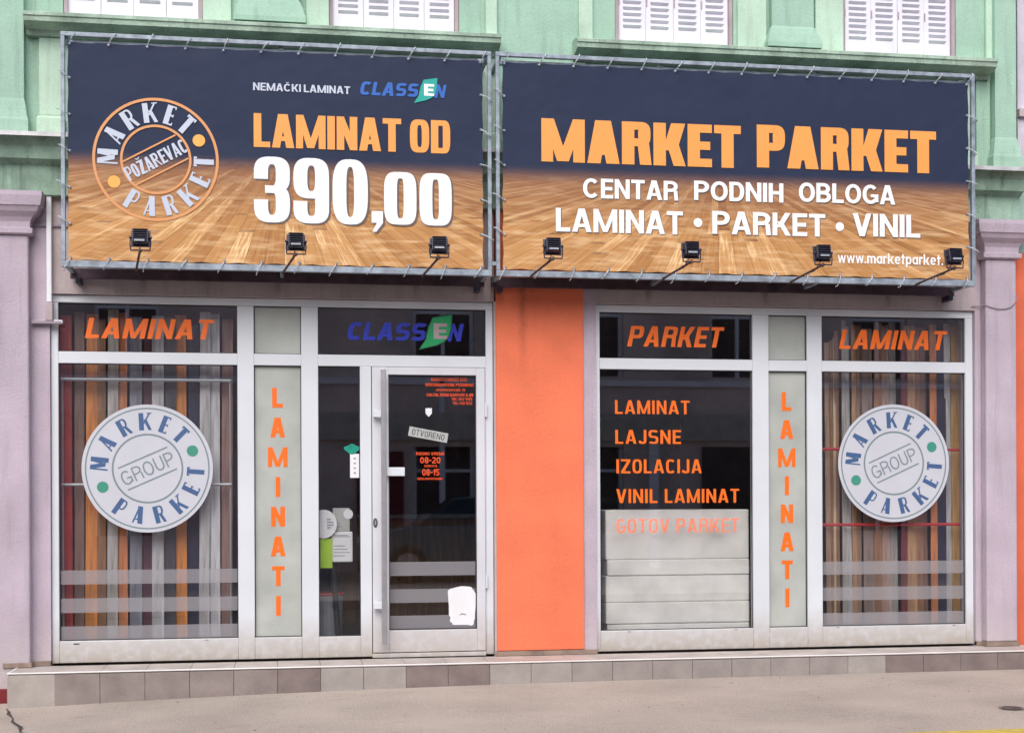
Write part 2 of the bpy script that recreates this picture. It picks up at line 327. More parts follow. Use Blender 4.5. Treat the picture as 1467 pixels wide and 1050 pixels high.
def glyph(ch, st):
    w_, S, H, e, t = st.w, st.S, st.H, st.e, st.t; deco = t < S
    if ch in 'ČŽČ':
        p, a = glyph({'Č': 'C', 'Ž': 'Z'}[ch], st); m_ = a/2
        return p+[[(m_-.2, 1.22), (m_-.08, 1.22), (m_+.05, 1.07), (m_-.05, 1.07)], [(m_+.2, 1.22), (m_+.08, 1.22), (m_-.05, 1.07), (m_+.05, 1.07)]], a
    if ch == 'A':
        w_ *= 1.12; a = t*1.05; b = S*1.05
        return pa(0, 0, w_*.5-a*.62, 1, a)+pa(w_-b, 0, w_*.5-b*.42, 1, b)+bx(w_*.5-w_*.26, .2, w_*.5+w_*.22, .2+H*.85), w_
    if ch == 'B': return bx(0, 0, S, 1)+bowl(S, .5-H*.45, 1, w_*.97, t if deco else S, H, e)+bowl(S, 0, .5+H*.45, w_*1.03, t if deco else S, H, e), w_*1.03
    if ch in 'CGO' and e < 2.2: w_ *= 1.14
    if ch in 'CG':
        p = arc(w_/2, .5, w_/2, .5, w_/2-S, .5-H, 42, 318, e)
        if ch == 'G': p += bx(w_-S, .1, w_, .5)+bx(w_*.52, .5-H*.9, w_, .5)
        return p, w_
    if ch == 'D': return bx(0, 0, S, 1)+bowl(S, 0, 1, w_, S, H, e), w_
    if ch in 'EF':
        w_ *= .86; p = bx(0, 0, S, 1)+bx(S, 1-H, w_, 1)+bx(S, .5-H*.5, w_*.93, .5+H*.5)
        if deco: p += bx(w_*.9, .84, w_*1.02, 1)+bx(w_*.84, .42, w_*.92, .58)
        if ch == 'E':
            p += bx(S, 0, w_, H)
            if deco: p += bx(w_*.9, 0, w_*1.02, .16)
        return p, w_
    if ch == 'H': return bx(0, 0, S, 1)+bx(w_-S, 0, w_, 1)+bx(S, .5-H/2, w_-S, .5+H/2), w_
    if ch == 'I': return bx(0, 0, S, 1), S
    if ch == 'J':
        w_ *= .8; r = w_/2
        return bx(w_-S, r, w_, 1)+arc(w_/2, r, w_/2, r, w_/2-S, r-H, 180, 360, e), w_
    if ch == 'K':
        w_ *= 1.3 if deco else (1.12 if S > .21 else 1.05); a = (S if not deco else t)*1.15; b = S*(.72 if deco else (1.02 if S > .21 else 1.15))
        p = bx(0, 0, S, 1)+pa(S*.75, .36, w_-a, 1, a)+pa(w_-b+.02, 0, S*.95, .62, b*.95)
        if deco: p += bx(w_-a*2.2, .94, w_+a*.6, 1.0)
        return p, w_
    if ch == 'L': return bx(0, 0, S, 1)+bx(S, 0, w_*.82, H), w_*.82
    if ch == 'M':
        w_ *= 1.38; d = S*.88
        if S > .21 and not deco: w_ *= 1.08; S = t = S*.92; d = S*.95
        return bx(0, 0, t, 1)+bx(w_-S, 0, w_, 1)+pa(w_/2-d*.55, .02 if not deco else .15, t*.1 if deco else S*.12, 1, d)+pa(w_/2-(t if deco else d)*.5, .02 if not deco else .15, w_-S*1.02 if not deco else w_-S*.9, 1, t if deco else d), w_
    if ch == 'N':
        w_ *= 1.05; d = S*1.05
        return bx(0, 0, t, 1)+bx(w_-t, 0, w_, 1)+(pa(w_-t-d*.85, 0, t*.3, 1, d) if deco else pa(w_-S*.96, 0, 0, 1, S*.96)), w_
    if ch in 'O0': return arc(w_/2, .5, w_/2, .5, w_/2-S, .5-H, 0, 360, e, 36), w_
    if ch == 'P': return bx(0, 0, S, 1)+bowl(S, .40, 1, w_, t if deco else S, H*.95, e), w_
    if ch == 'R':
        if deco: return bx(0, 0, S, 1)+bowl(S, .46, 1, w_*1.05, t*1.3, H, e)+pa(w_*1.18-S*.62, 0, S*1.05, .50, S*.62), w_*1.18
        return bx(0, 0, S, 1)+bowl(S, .43, 1, w_, S, H*.95, e)+pa(w_-S*.93+.02, 0, w_-S*1.05, .5, S*.93), w_*1.02
    if ch == 'S':
        r = .25+H/4; rx = w_/2
        return arc(rx, 1-r, rx, r, rx-S*.95, r-H, 28, 270, e, 16)+arc(rx, r, rx, r, rx-S*.95, r-H, -152, 90, e, 16), w_
    if ch == 'T':
        w_ *= .95; p = bx(0, 1-H, w_, 1)+bx(w_/2-S/2, 0, w_/2+S/2, 1-H)
        if deco: p += bx(0, .84, t, 1)+bx(w_-t, .84, w_, 1)
        return p, w_
    if ch == 'U': r = w_*.5; return bx(0, r, S, 1)+bx(w_-S, r, w_, 1)+arc(w_/2, r, w_/2, r, w_/2-S, r-H, 180, 360, e), w_
    if ch == 'V': w_ *= 1.08; return pa(w_/2-S*.55, 0, 0, 1, S*1.05)+pa(w_/2-t*.5, 0, w_-t*1.05, 1, t*1.05), w_
    if ch == 'W': w_ *= 1.5; return pa(w_*.27-S/2, 0, 0, 1, S)+pa(w_*.27-S/2, 0, w_/2-S/2, .9, S)+pa(w_*.73-S/2, 0, w_/2-S/2, .9, S)+pa(w_*.73-S/2, 0, w_-S, 1, S), w_
    if ch == 'Z': return bx(0, 1-H, w_, 1)+bx(0, 0, w_, H)+pa(0, H*.9, w_-S*1.25, 1-H*.9, S*1.25), w_
    if ch == 'Đ':
        p, a = glyph('D', st); return p+bx(-.09, .45, a*.5, .45+H*.8), a
    if ch == '3':
        r1, r2, rx = .26+H*.22, .24+H*.28, w_/2
        return arc(rx, 1-r2, rx, r2, rx-S, r2-H, -70, 180, e, 24)+arc(rx, r1, rx, r1, rx-S, r1-H, -180, 70, e, 24)+bx(0, 1-r2-.07, S, 1-r2)+bx(0, r1, S, r1+.06)+bx(rx*.62, .5-H*.46, rx*1.5, .5+H*.54), w_
    if ch == '9':
        r, rx = .31, w_/2
        return arc(rx, 1-r, rx, r, rx-S, r-H, 0, 360, e, 30)+bx(w_-S, .26, w_, .7)+arc(rx, .26, rx, .26, rx-S, .26-H, 180, 360, e, 18)+bx(0, .26, S, .34), w_
    if ch == '8':
        r, rx = .25+H/4, w_/2
        return arc(rx, 1-r, rx*.95, r, rx*.95-S, r-H, 0, 360, e, 24)+arc(rx, r, rx, r, rx-S, r-H, 0, 360, e, 24), w_
    if ch == '2':
        r, rx = .28, w_/2
        return arc(rx, 1-r, rx, r, rx-S, r-H, -30, 170, e, 14)+pa(0, H*.8, w_-S*1.2, .62, S*1.2)+bx(0, 0, w_, H), w_
    if ch == '5':
        r, rx = .32, w_/2
        return bx(0, 1-H, w_, 1)+bx(0, .5, S, 1-H)+arc(rx, r, rx, r, rx-S, r-H, -150, 130, e, 18), w_
    if ch == '1': return bx(S*.7, 0, S*1.7, 1)+pa(0, .68, S*.9, .9, S*.8), S*1.7
    if ch == ',': return bx(0, 0, S*1.35, .17)+[[(S*.1, -.13), (S*.55, -.13), (S*1.35, 0), (S*.62, 0)]], S*1.35
    if ch == '.': return bx(0, 0, S, S), S
    if ch == '•': return disc(.19, .42, .17, .17), .38
    if ch == '-': return bx(0, .38, w_*.6, .38+H), w_*.6
    # lower case used by the web address and the small print
    x = .72
    if ch == 'w': w_ *= 1.25; S *= .8; return pa(w_*.27-S/2, 0, 0, x, S)+pa(w_*.27-S/2, 0, w_/2-S/2, x, S)+pa(w_*.73-S/2, 0, w_/2-S/2, x, S)+pa(w_*.73-S/2, 0, w_-S, x, S), w_
    if ch == 'm':
        w_ *= 1.35; q = w_/4+S/4
        return bx(0, 0, S, x)+arc(w_/2-q+S/2, x-.26, q, .26, q-S, .26-H, 0, 180, e)+arc(w_/2+q-S/2, x-.26, q, .26, q-S, .26-H, 0, 180, e)+bx(w_/2-S/2, 0, w_/2+S/2, x-.26)+bx(w_-S, 0, w_, x-.26), w_
    if ch in 'nu':
        return bx(0, 0, S, x)+bx(w_*.9-S, 0, w_*.9, x-.2)+bx(S, x-H, w_*.8, x), w_*.9
    if ch in 'ao': return arc(w_*.45, x/2, w_*.45, x/2, w_*.45-S, x/2-H, 0, 360, e, 20)+(bx(w_*.9-S, 0, w_*.9, x) if ch == 'a' else []), w_*.9
    if ch == 'd': return arc(w_*.45, x/2, w_*.45, x/2, w_*.45-S, x/2-H, 0, 360, e, 20)+bx(w_*.9-S, 0, w_*.9, 1), w_*.9
    if ch == 'r': return bx(0, 0, S, x)+bx(S, x-H*1.1, w_*.6, x), w_*.6
    if ch == 'k': return bx(0, 0, S, 1)+pa(S*.8, .26, w_*.9-S, x, S*1.1)+pa(w_*.92-S, 0, S, .45, S*1.1), w_*.95
    if ch == 'e': return arc(w_*.45, x/2, w_*.45, x/2, w_*.45-S, x/2-H, 0, 320, e, 20)+bx(S*.8, x/2-H*.4, w_*.88-S*.5, x/2+H*.4), w_*.9
    if ch == 't': return bx(S*.5, 0, S*1.5, .95)+bx(0, x-H, S*2.2, x), S*2.2
    if ch == 'p': return bx(0, -.25, S, x)+arc(w_*.45, x/2, w_*.45, x/2, w_*.45-S, x/2-H, 0, 360, e, 20), w_*.9
    if ch in 'ijl': return bx(0, 0, S, x if ch != 'l' else 1), S
    if ch == 's': return bx(0, 0, w_*.7, H*.8)+bx(0, x/2-H*.4, w_*.7, x/2+H*.4)+bx(0, x-H*.8, w_*.7, x), w_*.7
    return [], w_*.55
def layout(txt, st, gap=.1, space=.32):
    polys, x = [], 0
    for ch in txt:
        if ch == ' ': x += space; continue
        p, a = glyph(ch, st)
        polys.append([[(px+x, py) for px, py in q] for q in p]); x += a+gap
    return polys, x-gap
def put(mb, polys, fx, y, mi, k0=0):
    """lay glyph polygons on a plane facing -Y; each bar of a letter is proud of the last by a hair so none are coplanar"""
    for g in polys:
        for k, q in enumerate(g):
            P = [fx(*p) for p in q]; yy = y-.00003*k
            mb.poly([(a, yy, b) for a, b in P], mi)
    mb.flat = True
def text(mb, txt, st, x0, x1, z0, z1, y, mi=0, shear=0.0, gap=.1, space=.32):
    polys, W = layout(txt, st, gap, space); h = z1-z0; sx = (x1-x0-shear*h)/W
    put(mb, polys, lambda a, b: (x0+a*sx+b*h*shear, z0+b*h), y, mi)
def ring_text(mb, txt, st, cx, cz, r_in, h, angs, y, mi, top=True, xs=1.0):
    for ch, a in zip(txt, angs):
        p, wd = glyph(ch, st); a = R(a)
        er = Vector((math.cos(a), math.sin(a))); et = Vector((math.sin(a), -math.cos(a)))
        if not top: et = -et
        def fx(u, v):
            u = (u-wd/2)*h*xs; rr = (r_in+v*h) if top else (r_in+h-v*h)
            q = er*rr+et*u; return (cx+q.x, cz+q.y)
        put(mb, [p], fx, y, mi)
def ring(mb, cx, cz, ro, ri, y, mi, n=72):
    for k in range(n):
        a, b = 2*PI*k/n, 2*PI*(k+1)/n
        mb.poly([(cx+ro*math.cos(a), y, cz+ro*math.sin(a)), (cx+ro*math.cos(b), y, cz+ro*math.sin(b)), (cx+ri*math.cos(b), y, cz+ri*math.sin(b)), (cx+ri*math.cos(a), y, cz+ri*math.sin(a))], mi)
    mb.flat = True
def dsc(mb, cx, cz, r, y, mi, n=48, rz=None): mb.poly([(cx+r*math.cos(2*PI*k/n), y, cz+(rz or r)*math.sin(2*PI*k/n)) for k in range(n)], mi); mb.flat = True
def rot2(cx, cz, ang):
    c, s = math.cos(ang), math.sin(ang); return lambda a, b: (cx+a*c-b*s, cz+a*s+b*c)

# ------------------------------------------------------------------ the ground
GX = [(-40, -.15), (-8, .0), (-3, .06), (-1.9, .092), (-.9, .128), (-.07, .15), (.8, .166), (1.6, .176), (3.56, .187), (5.6, .191), (12, .2), (40, .25)]
def gz(x):
    for (a, za), (b, zb) in zip(GX, GX[1:]):
        if a <= x <= b: return za+(zb-za)*(x-a)/(b-a)
    return GX[0][1] if x < GX[0][0] else GX[-1][1]
def strip_sheet(xs, rows, mats, name):
    """rows: list of (y, dz): sheet whose height is gz(x)+dz"""
    mb = MB(); n = len(xs)
    for y, dz in rows: mb.v += [(x, y, gz(x)+dz) for x in xs]
    for j in range(len(rows)-1):
        for i in range(n-1): mb.f.append((j*n+i, j*n+i+1, (j+1)*n+i+1, (j+1)*n+i)); mb.m.append(0)
    return mb.build(name, mats)
M_PAVE = mat('worn_pavement', (0.465, 0.395, 0.335, 1), .9, .10, 1.3, .7, 120, fine=.2)
def add_stains(m):
    t = m.node_tree; N = t.nodes; L = t.links; b = N['Principled BSDF']; src = b.inputs['Base Color'].links[0].from_socket
    geo = N.new('ShaderNodeNewGeometry'); n = N.new('ShaderNodeTexNoise'); n.inputs['Scale'].default_value = 3.3; n.inputs['Detail'].default_value = 8; n.inputs['Roughness'].default_value = .7
    mp = N.new('ShaderNodeMapping'); mp.inputs['Scale'].default_value = (.8, 2.4, 1); L.new(geo.outputs['Position'], mp.inputs[0]); L.new(mp.outputs[0], n.inputs['Vector'])
    mr = N.new('ShaderNodeMapRange'); mr.inputs[1].default_value = .58; mr.inputs[2].default_value = .78; mr.inputs[4].default_value = .6; L.new(n.outputs[0], mr.inputs[0])
    mx = N.new('ShaderNodeMix'); mx.data_type = 'RGBA'; L.new(mr.outputs[0], mx.inputs[0]); L.new(src, mx.inputs[6]); mx.inputs[7].default_value = (0.20, 0.16, 0.14, 1)
    L.new(mx.outputs[2], b.inputs['Base Color'])
add_stains(M_PAVE)
M_ASPHALT = mat('asphalt', (0.06, 0.06, 0.062, 1), .9, .2, 2, .6, 150, fine=.2)
M_YELLOW = mat('yellow_road_paint', (0.62, 0.47, 0.09, 1), .7, .1, 20, fine=.15, streak=.15)
M_KERB = mat('kerb_concrete', (0.36, 0.33, 0.3, 1), .9, .15, 5, .4, 80, fine=.1)
xs = sorted(set([x for x, _ in GX]+[i*.6 for i in range(-12, 16)]))
tag(strip_sheet(xs, [(0.05, .0), (-.45, 0), (-1.2, -.006), (-2.935, -.02)], M_PAVE, 'pavement'), kind='structure')
tag(strip_sheet(xs, [(-2.935, -.02), (-3.12, -.022), (-3.125, -.14)], M_YELLOW, 'painted_kerb'), kind='structure')
tag(strip_sheet(xs, [(-3.125, -.14), (-6, -.10), (-9.0, -.14)], M_ASPHALT, 'road'), kind='structure')
tag(strip_sheet(xs, [(-9.0, -.14), (-9.005, -.02), (-9.15, -.02)], M_KERB, 'far_kerb'), kind='structure')
tag(strip_sheet(xs, [(-9.15, -.02), (-16.5, 0.0)], M_PAVE, 'far_pavement'), kind='structure')
g = MB(); g.poly([(-700, -700, -.35), (700, -700, -.35), (700, 700, -.35), (-700, 700, -.35)])
tag(g.build('ground', mat('earth', (0.16, 0.14, 0.10, 1), .95, .2, .2)), kind='structure')
# crack running out from the corner of the step, with its broken edge
ck = MB(); pts = [(-1.93, -.455), (-1.885, -.60), (-1.865, -.72), (-1.80, -.92), (-1.77, -1.10), (-1.68, -1.32), (-1.64, -1.55), (-1.52, -1.8), (-1.50, -2.2), (-1.38, -2.65)]
for k in range(len(pts)-1):
    (xa, ya), (xb, yb) = pts[k], pts[k+1]; wa, wb = .004+.005*(k % 3), .004+.005*((k+1) % 3)
    ck.poly([(xa-wa, ya, gz(xa)+.003), (xa+wa, ya, gz(xa)+.003), (xb+wb, yb, gz(xb)-.002), (xb-wb, yb, gz(xb)-.002)])
tag(ck.build('pavement_crack', mat('crack_dark', (0.07, 0.055, 0.05, 1), .95, .3, 30)), kind='structure')

gr_ = MB(); rnd = random.Random(3)
for k in range(1500):
    x, y = rnd.uniform(-2.6, 6.4), rnd.uniform(-2.9, -.47); r = rnd.uniform(.0015, .0045) if k % 40 else rnd.uniform(.006, .011)
    z = gz(x)-.006*min(1, (-y-.45)/.75)-.014*max(0, (-y-1.2)/1.7)-.0005; a = rnd.uniform(0, 6.28)
    p = [(x+r*math.cos(a+i*2.094), y+r*math.sin(a+i*2.094), z) for i in range(3)]; q = (x, y, z+r*.8)
    for i in range(3): gr_.poly([p[i], p[(i+1) % 3], q])
tag(gr_.build('pavement_grit', mat('grit_stone', (0.20, 0.165, 0.14, 1), .9, .4, 60)), 'scattered fine grit lying on the beige pavement before the step', 'grit', kind='stuff')

# small round drain cover in the pavement
dc = thing('drain_cover', (4.54, -2.25, gz(4.54)-.013), 'small dark round metal cover set in the pavement near the yellow kerb', 'drain cover')
m_ = MB(); m_.cyl((4.54, -2.25), .062, .058, gz(4.54)-.014, gz(4.54)-.004, 24); m_.build('lid', mat('rusted_iron', (0.10, 0.075, 0.07, 1), .7, .3, 40), dc)
m_ = MB()
for k in range(24):
    a, b = 2*PI*k/24, 2*PI*(k+1)/24
    f = lambda r, t: (4.54+r*math.cos(t), -2.25+r*math.sin(t), gz(4.54)-.006)
    m_.poly([f(.078, a), f(.078, b), f(.064, b), f(.064, a)])
m_.build('rim', mat('iron_rim', (0.2, 0.17, 0.16, 1), .6, .2, 40), dc)

# ------------------------------------------------------------------ the step in front of the shop
step = thing('entrance_step', (1.8, -.2, .2), 'long low tiled step with a bright metal edge running under both shopfronts', 'step')
XS0, XS1, YF, ZT = -1.915, 9.0, -.45, .335
m_ = MB(); m_.box(XS0+.012, XS1, YF+.012, -.035, -.2, ZT-.012); m_.build('step_core', M_GROUT, step)
TC = {'pale': mat('tile_pale', (0.41, 0.37, 0.34, 1), .55, .08, 7, .1, 40, fine=.05), 'mauve': mat('tile_mauve', (0.275, 0.23, 0.215, 1), .55, .12, 7, .1, 40, fine=.05),
      'brown': mat('tile_brown', (0.225, 0.18, 0.17, 1), .55, .12, 7, .1, 40, fine=.05), 'light': mat('tile_light', (0.365, 0.33, 0.31, 1), .55, .08, 7, .1, 40, fine=.05),
      'grey': mat('tile_grey', (0.325, 0.288, 0.272, 1), .55, .08, 7, .1, 40, fine=.05), 'olive': mat('tile_olive', (0.29, 0.245, 0.19, 1), .55, .15, 7, .1, 40, fine=.05)}
seq = ['pale']+['mauve']*5+['brown']+['light']*2+['brown']*2+['light']*2+['grey']*6+['grey']*1+['light']*1+['brown']*4+['olive']+['grey']+['mauve']*10
for i in range(36):
    x0 = XS0+i*.3055; x1 = min(x0+.3025, XS1)
    if x0 > XS1-.1: break
    if i == 0: x1 = -1.609
    t = MB(); t.box(x0, x1, YF, YF+.011, gz(x0)-.05, ZT-.013)
    jit = random.uniform(-.0008, .0008); t.v = [(a, b+jit, c) for a, b, c in t.v]
    t.build('riser_tile', TC[seq[min(i, len(seq)-1)]], step, bevel=.0015)
    t = MB(); t.box(x0, x1, YF+.012, -.036, ZT-.011, ZT+random.uniform(-.0006, .0006)); t.build('tread_tile', M_TREAD, step, bevel=.0015)
t = MB(); t.box(XS0-.010, XS0, YF, -.13, gz(XS0)-.05, ZT-.013); t.build('end_tile', TC['pale'], step)
t = MB(); t.box(XS0-.012, XS1, YF-.006, YF+.010, ZT-.007, ZT+.003); t.box(XS0-.012, XS0+.004, YF+.010, -.13, ZT-.007, ZT+.003); t.build('edge_trim', M_TRIM, step, bevel=.003)

# ------------------------------------------------------------------ the building
bld = thing('shop_building', (1.8, 2.5, .3), 'two-storey shop house, lilac and orange below, peeling green with white shutters above', 'building')
WY = -.03
# --- lower lilac wall round the two glazed openings
for a, b in ((-2.07, -1.700), (2.238, 2.338), (5.455, 5.80)): m_ = MB(); m_.box(a, b, WY, .25, .30, 3.72); m_.build('wall', M_LILAC, bld)
for a, b in ((-1.700, 1.548), (2.338, 5.455)): m_ = MB(); m_.box(a, b, WY, .25, 3.026, 3.72); m_.build('lintel', M_GREYWALL, bld)
m_ = MB(); m_.box(1.560, 2.236, WY-.018, .25, .375, 3.72); o = m_.build('orange_pier', M_ORANGE, bld, bevel=.006)
m_ = MB(); m_.box(1.545, 1.560, WY, .25, .30, 3.026); m_.build('jamb', M_GREYWALL, bld)
for a, b, y in ((1.548, 2.338, WY-.024), (-2.045, -1.70, WY-.012), (5.455, 5.80, WY-.012)):
    m_ = MB(); m_.box(a, b, y, WY+.03, .337, .372); m_.build('skirting', M_SKIRT, bld, bevel=.003)
for a, b in ((-2.065, -1.83), (5.503, 5.765)):
    m_ = MB(); z0 = .06 if a < 0 else .372
    m_.loft(a, b, -.12, WY, [(z0, 0), (3.425, 0)]); pl = m_.build('pilaster', M_LILAC, bld, bevel=.012)
    m_ = MB(); m_.loft(a, b, -.1205, WY, [(3.426, .0), (3.436, .03), (3.470, .034), (3.478, .012), (3.52, .016), (3.55, .032), (3.585, .07), (3.62, .088), (3.624, .098), (3.69, .112), (3.722, .112)])
    m_.build('capital', M_LILAC, pl)
    if a > 0: m_ = MB(); m_.box(a-.01, b+.012, -.134, WY, .337, .371); m_.build('skirting', M_SKIRT, bld, bevel=.003)
    else: m_ = MB(); m_.box(a+.05, b+.012, -.134, WY, .337, .371); m_.build('skirting', M_SKIRT, bld, bevel=.003)
# thin moulding and a small shelf on the wall beside the left pilaster
m_ = MB(); m_.box(-1.83, -1.56, WY-.018, WY, 3.505, 3.53); m_.build('moulding', M_CABLE, bld, bevel=.004)
m_ = MB(); m_.box(-1.82, -1.615, WY-.05, WY, 2.800, 2.822); m_.build('moulding', M_CABLE, bld, bevel=.004)

# --- cornice between the storeys (profile swept along the whole front)
m_ = MB(); m_.profx(-2.4, 5.81, [(.25, 3.722), (-.10, 3.722), (-.10, 3.93), (-.13, 3.95), (-.17, 3.965), (-.185, 4.05), (-.23, 4.10), (-.24, 4.118), (.25, 4.118)])
m_.build('cornice', M_GREEN_D, bld)
m_ = MB(); m_.box(-2.4, 5.83, -.285, .0, 4.119, 4.128); m_.box(-2.4, 5.83, -.285, -.279, 4.098, 4.119); m_.build('flashing', M_FLASH, bld)
# --- upper wall, with openings for the windows
WIN = [(-1.575, -.625), (.33, 1.268), (2.515, 3.420), (4.35, 5.272)]
ZS, ZW, ZTOP = 5.022, 6.55, 7.6
m_ = MB(); e_ = [-2.4]+[v for a in WIN for v in (a[0]-.02, a[1]+.02)]+[5.79]
m_.box(-2.4, 5.79, -.05, .25, 4.128, ZS)
for k in range(0, len(e_), 2): m_.box(e_[k], e_[k+1], -.05, .25, ZS, ZW)
m_.box(-2.4, 5.79, -.05, .25, ZW, ZTOP); m_.build('upper_wall', M_GREEN, bld)
m_ = MB(); m_.profx(-2.6, 6.0, [(.25, 7.6), (-.1, 7.6), (-.2, 7.75), (-.38, 7.85), (-.4, 7.98), (.25, 7.98)]); m_.build('eaves', M_GREEN_L, bld)
m_ = MB(); m_.poly([(-2.6, -.45, 7.98), (6.0, -.45, 7.98), (6.0, 3.5, 9.6), (-2.6, 3.5, 9.6)]); m_.poly([(-2.6, 7.2, 7.98), (6.0, 7.2, 7.98), (6.0, 3.5, 9.6), (-2.6, 3.5, 9.6)]); m_.build('roof', mat('roof_tile', (0.25, 0.09, 0.06, 1), .8, .2), bld)
m_ = MB(); m_.box(-2.6, -2.4, .25, 7, .1, 7.98); m_.box(5.60, 5.78, .25, 7, .1, 7.98); m_.box(-2.4, 5.6, 6.8, 7.0, .1, 7.98); m_.build('side_wall', M_GREEN, bld)
# window-sill ledges
for a, b in ((-1.838, 1.580), (2.160, 5.548)):
    m_ = MB(); m_.profx(a, b, [(-.05, 4.86), (-.10, 4.865), (-.115, 4.90), (-.20, 4.915), (-.235, 4.925), (-.24, 4.955), (-.25, 4.962), (-.25, 4.985), (-.16, 5.018), (-.05, 5.024)])
    m_.build('ledge', M_LEDGE, bld)
    # plain vertical bands under the ledge, beside the sign
for a, b in ((-1.76, -1.60), (1.46, 1.58), (2.16, 2.26), (5.30, 5.44)):
    m_ = MB(); m_.box(a, b, -.075, -.05, 4.30, 4.86); m_.loft(a, b, -.075, -.05, [(4.13, .02), (4.28, .016), (4.30, .0)]); m_.build('wall_band', M_GREEN_L, bld, bevel=.005)
# pale strips and piers between the windows, standing on the ledge
for a, b, y, mm, nm in ((-.605, -.40, -.085, M_GREEN_L, 'window_surround'), (.145, .312, -.085, M_GREEN_L, 'window_surround'), (1.486, 1.575, -.085, M_GREEN_L, 'window_surround'),
                        (2.205, 2.314, -.085, M_GREEN_L, 'window_surround'), (3.468, 3.70, -.085, M_GREEN_L, 'window_surround'), (4.10, 4.333, -.085, M_GREEN_L, 'window_surround'), (5.536, 5.60, -.085, M_GREEN_L, 'window_surround')):
    m_ = MB(); m_.box(a, b, y, -.05, 5.026, 6.6); m_.build(nm, mm, bld, bevel=.006)
for a, b in ((-.36, .12), (3.70, 4.10)):
    m_ = MB(); m_.loft(a+.03, b-.03, -.125, -.05, [(5.026, .05), (5.06, .05), (5.13, .03), (5.18, .012), (5.20, .0), (6.6, .0)]); m_.build('pier', M_GREEN, bld)
# corner pilasters of the upper floor, with their pedestals
for a, b in ((-2.12, -1.855), (5.585, 5.765)):
    m_ = MB(); m_.loft(a, b, -.13, -.05, [(4.13, .035), (4.24, .035), (4.26, .028), (4.38, .006), (4.40, .0), (7.55, 0)]); m_.build('pilaster', M_GREEN, bld)
m_ = MB(); m_.box(5.455, 5.57, -.07, -.05, 4.13, 4.86); m_.build('wall_band', M_GREEN, bld)

# upper windows: casing, four louvred leaves, slats
slat_me = None
for wi, (a, b) in enumerate(WIN):
    win = MB(); win.box(a-.016, a+.012, -.045, .10, 5.026, ZW-.004); win.box(b-.012, b+.016, -.045, .10, 5.026, ZW-.004); win.box(a+.012, b-.012, -.045, .10, ZW-.03, ZW-.004)
    win.box(a+.012, b-.012, .09, .10, 5.026, ZW-.03)
    wo_ = win.build('window', M_BROWNCAS, bld)
    lw = (b-a-.024-.012)/4; zb = 5.034; bot = .125; pitch = .0465; hole = .0105; rows = 22
    for k in range(4):
        x0 = a+.012+k*(lw+.003); x1 = x0+lw; leaf = MB(); y0 = -.022+.004*(k % 2); y1 = y0+.028; st_ = .041
        zt = zb+bot+rows*pitch
        leaf.box(x0, x0+st_, y0, y1, zb, ZW-.035); leaf.box(x1-st_, x1, y0, y1, zb, ZW-.035)
        leaf.box(x0+st_, x1-st_, y0+.002, y1, zb, zb+bot)
        for r in range(rows): leaf.box(x0+st_, x1-st_, y0+.002, y1, zb+bot+r*pitch+hole, zb+bot+(r+1)*pitch)
        leaf.box(x0+st_, x1-st_, y0+.002, y1, zt, ZW-.035)
        lo = leaf.build('shutter_leaf', M_SHUTTER, wo_)
        for r in range(14):
            if slat_me is None:
                s_ = MB(); hw = (lw-2*st_)/2
                s_.v += [(-hw, .012, -.004), (hw, .012, -.004), (hw, -.012, .017), (-hw, -.012, .017), (-hw, .016, .001), (hw, .016, .001), (hw, -.009, .021), (-hw, -.009, .021)]
                for q in ((0, 3, 2, 1), (4, 5, 6, 7), (0, 1, 5, 4), (1, 2, 6, 5), (2, 3, 7, 6), (3, 0, 4, 7)): s_.f.append(q); s_.m.append(0)
                so_ = s_.build('slat', M_SHUTTER, None); slat_me = so_.data; bpy.data.objects.remove(so_)
            s = bpy.data.objects.new('slat', slat_me); col.objects.link(s); s.parent = wo_
            s.location = Vector(((x0+x1)/2, y0-.004, zb+bot+r*pitch+hole-.004))-bld.location; s.scale = (1, .8, .85)
        hg = MB(); hg.box(x0+.002, x0+.010, y0-.008, y0, zb+.30, zb+.36); hg.build('hinge', M_BROWNCAS, wo_)

# --- shopfront frames
def member(nm, x0, x1, z0, z1, y0=0.0, y1=.07, mm=None, bev=.004):
    m_ = MB(); m_.box(x0, x1, y0, y1, z0, z1); return m_.build(nm, mm or M_ALU, bld, bevel=bev)
ZB, ZH = .348, 3.022
L_open = [(-1.647, -.370), (-.250, .097), (.222, 1.488)]
R_open = [(2.375, 3.604), (3.735, 4.052), (4.175, 5.388)]
for X0, X1, ops in ((-1.697, 1.541, L_open), (2.341, 5.452, R_open)):
    ed = [X0]+[v for a in ops for v in a]+[X1]
    member('frame_head', X0, X1, 2.968, ZH)
    for k in range(0, len(ed), 2): member('mullion', ed[k], ed[k+1], ZB, 2.9675, 0.0015)
    for i, (a, b) in enumerate(ops):
        member('transom', a, b, 2.527, 2.612, .003)
        if not (X0 < 0 and i == 2): member('bottom_rail', a, b, ZB, .508, .003, bev=.005)
# pieces round the door
member('bottom_rail', .222, .533, ZB, .505, .003); member('mullion', .533, .617, ZB, 2.527, .002)
member('threshold', .617, 1.478, ZB-.008, .372, -.02, .08, M_ALU2); member('mullion', 1.479, 1.488, .35, 2.527, .004)
# drain slots in the bottom rails
for x, z, rx in ((-1.528, .487, .020), (-.60, .497, .012), (2.60, .499, .012), (3.46, .499, .012), (4.30, .500, .012), (5.28, .500, .012)):
    m_ = MB(); m_.box(x-rx, x+rx, .0005, .004, z-.004, z+.004); m_.build('drain_slot', M_GASKET if rx > .015 else M_CABLE, bld)

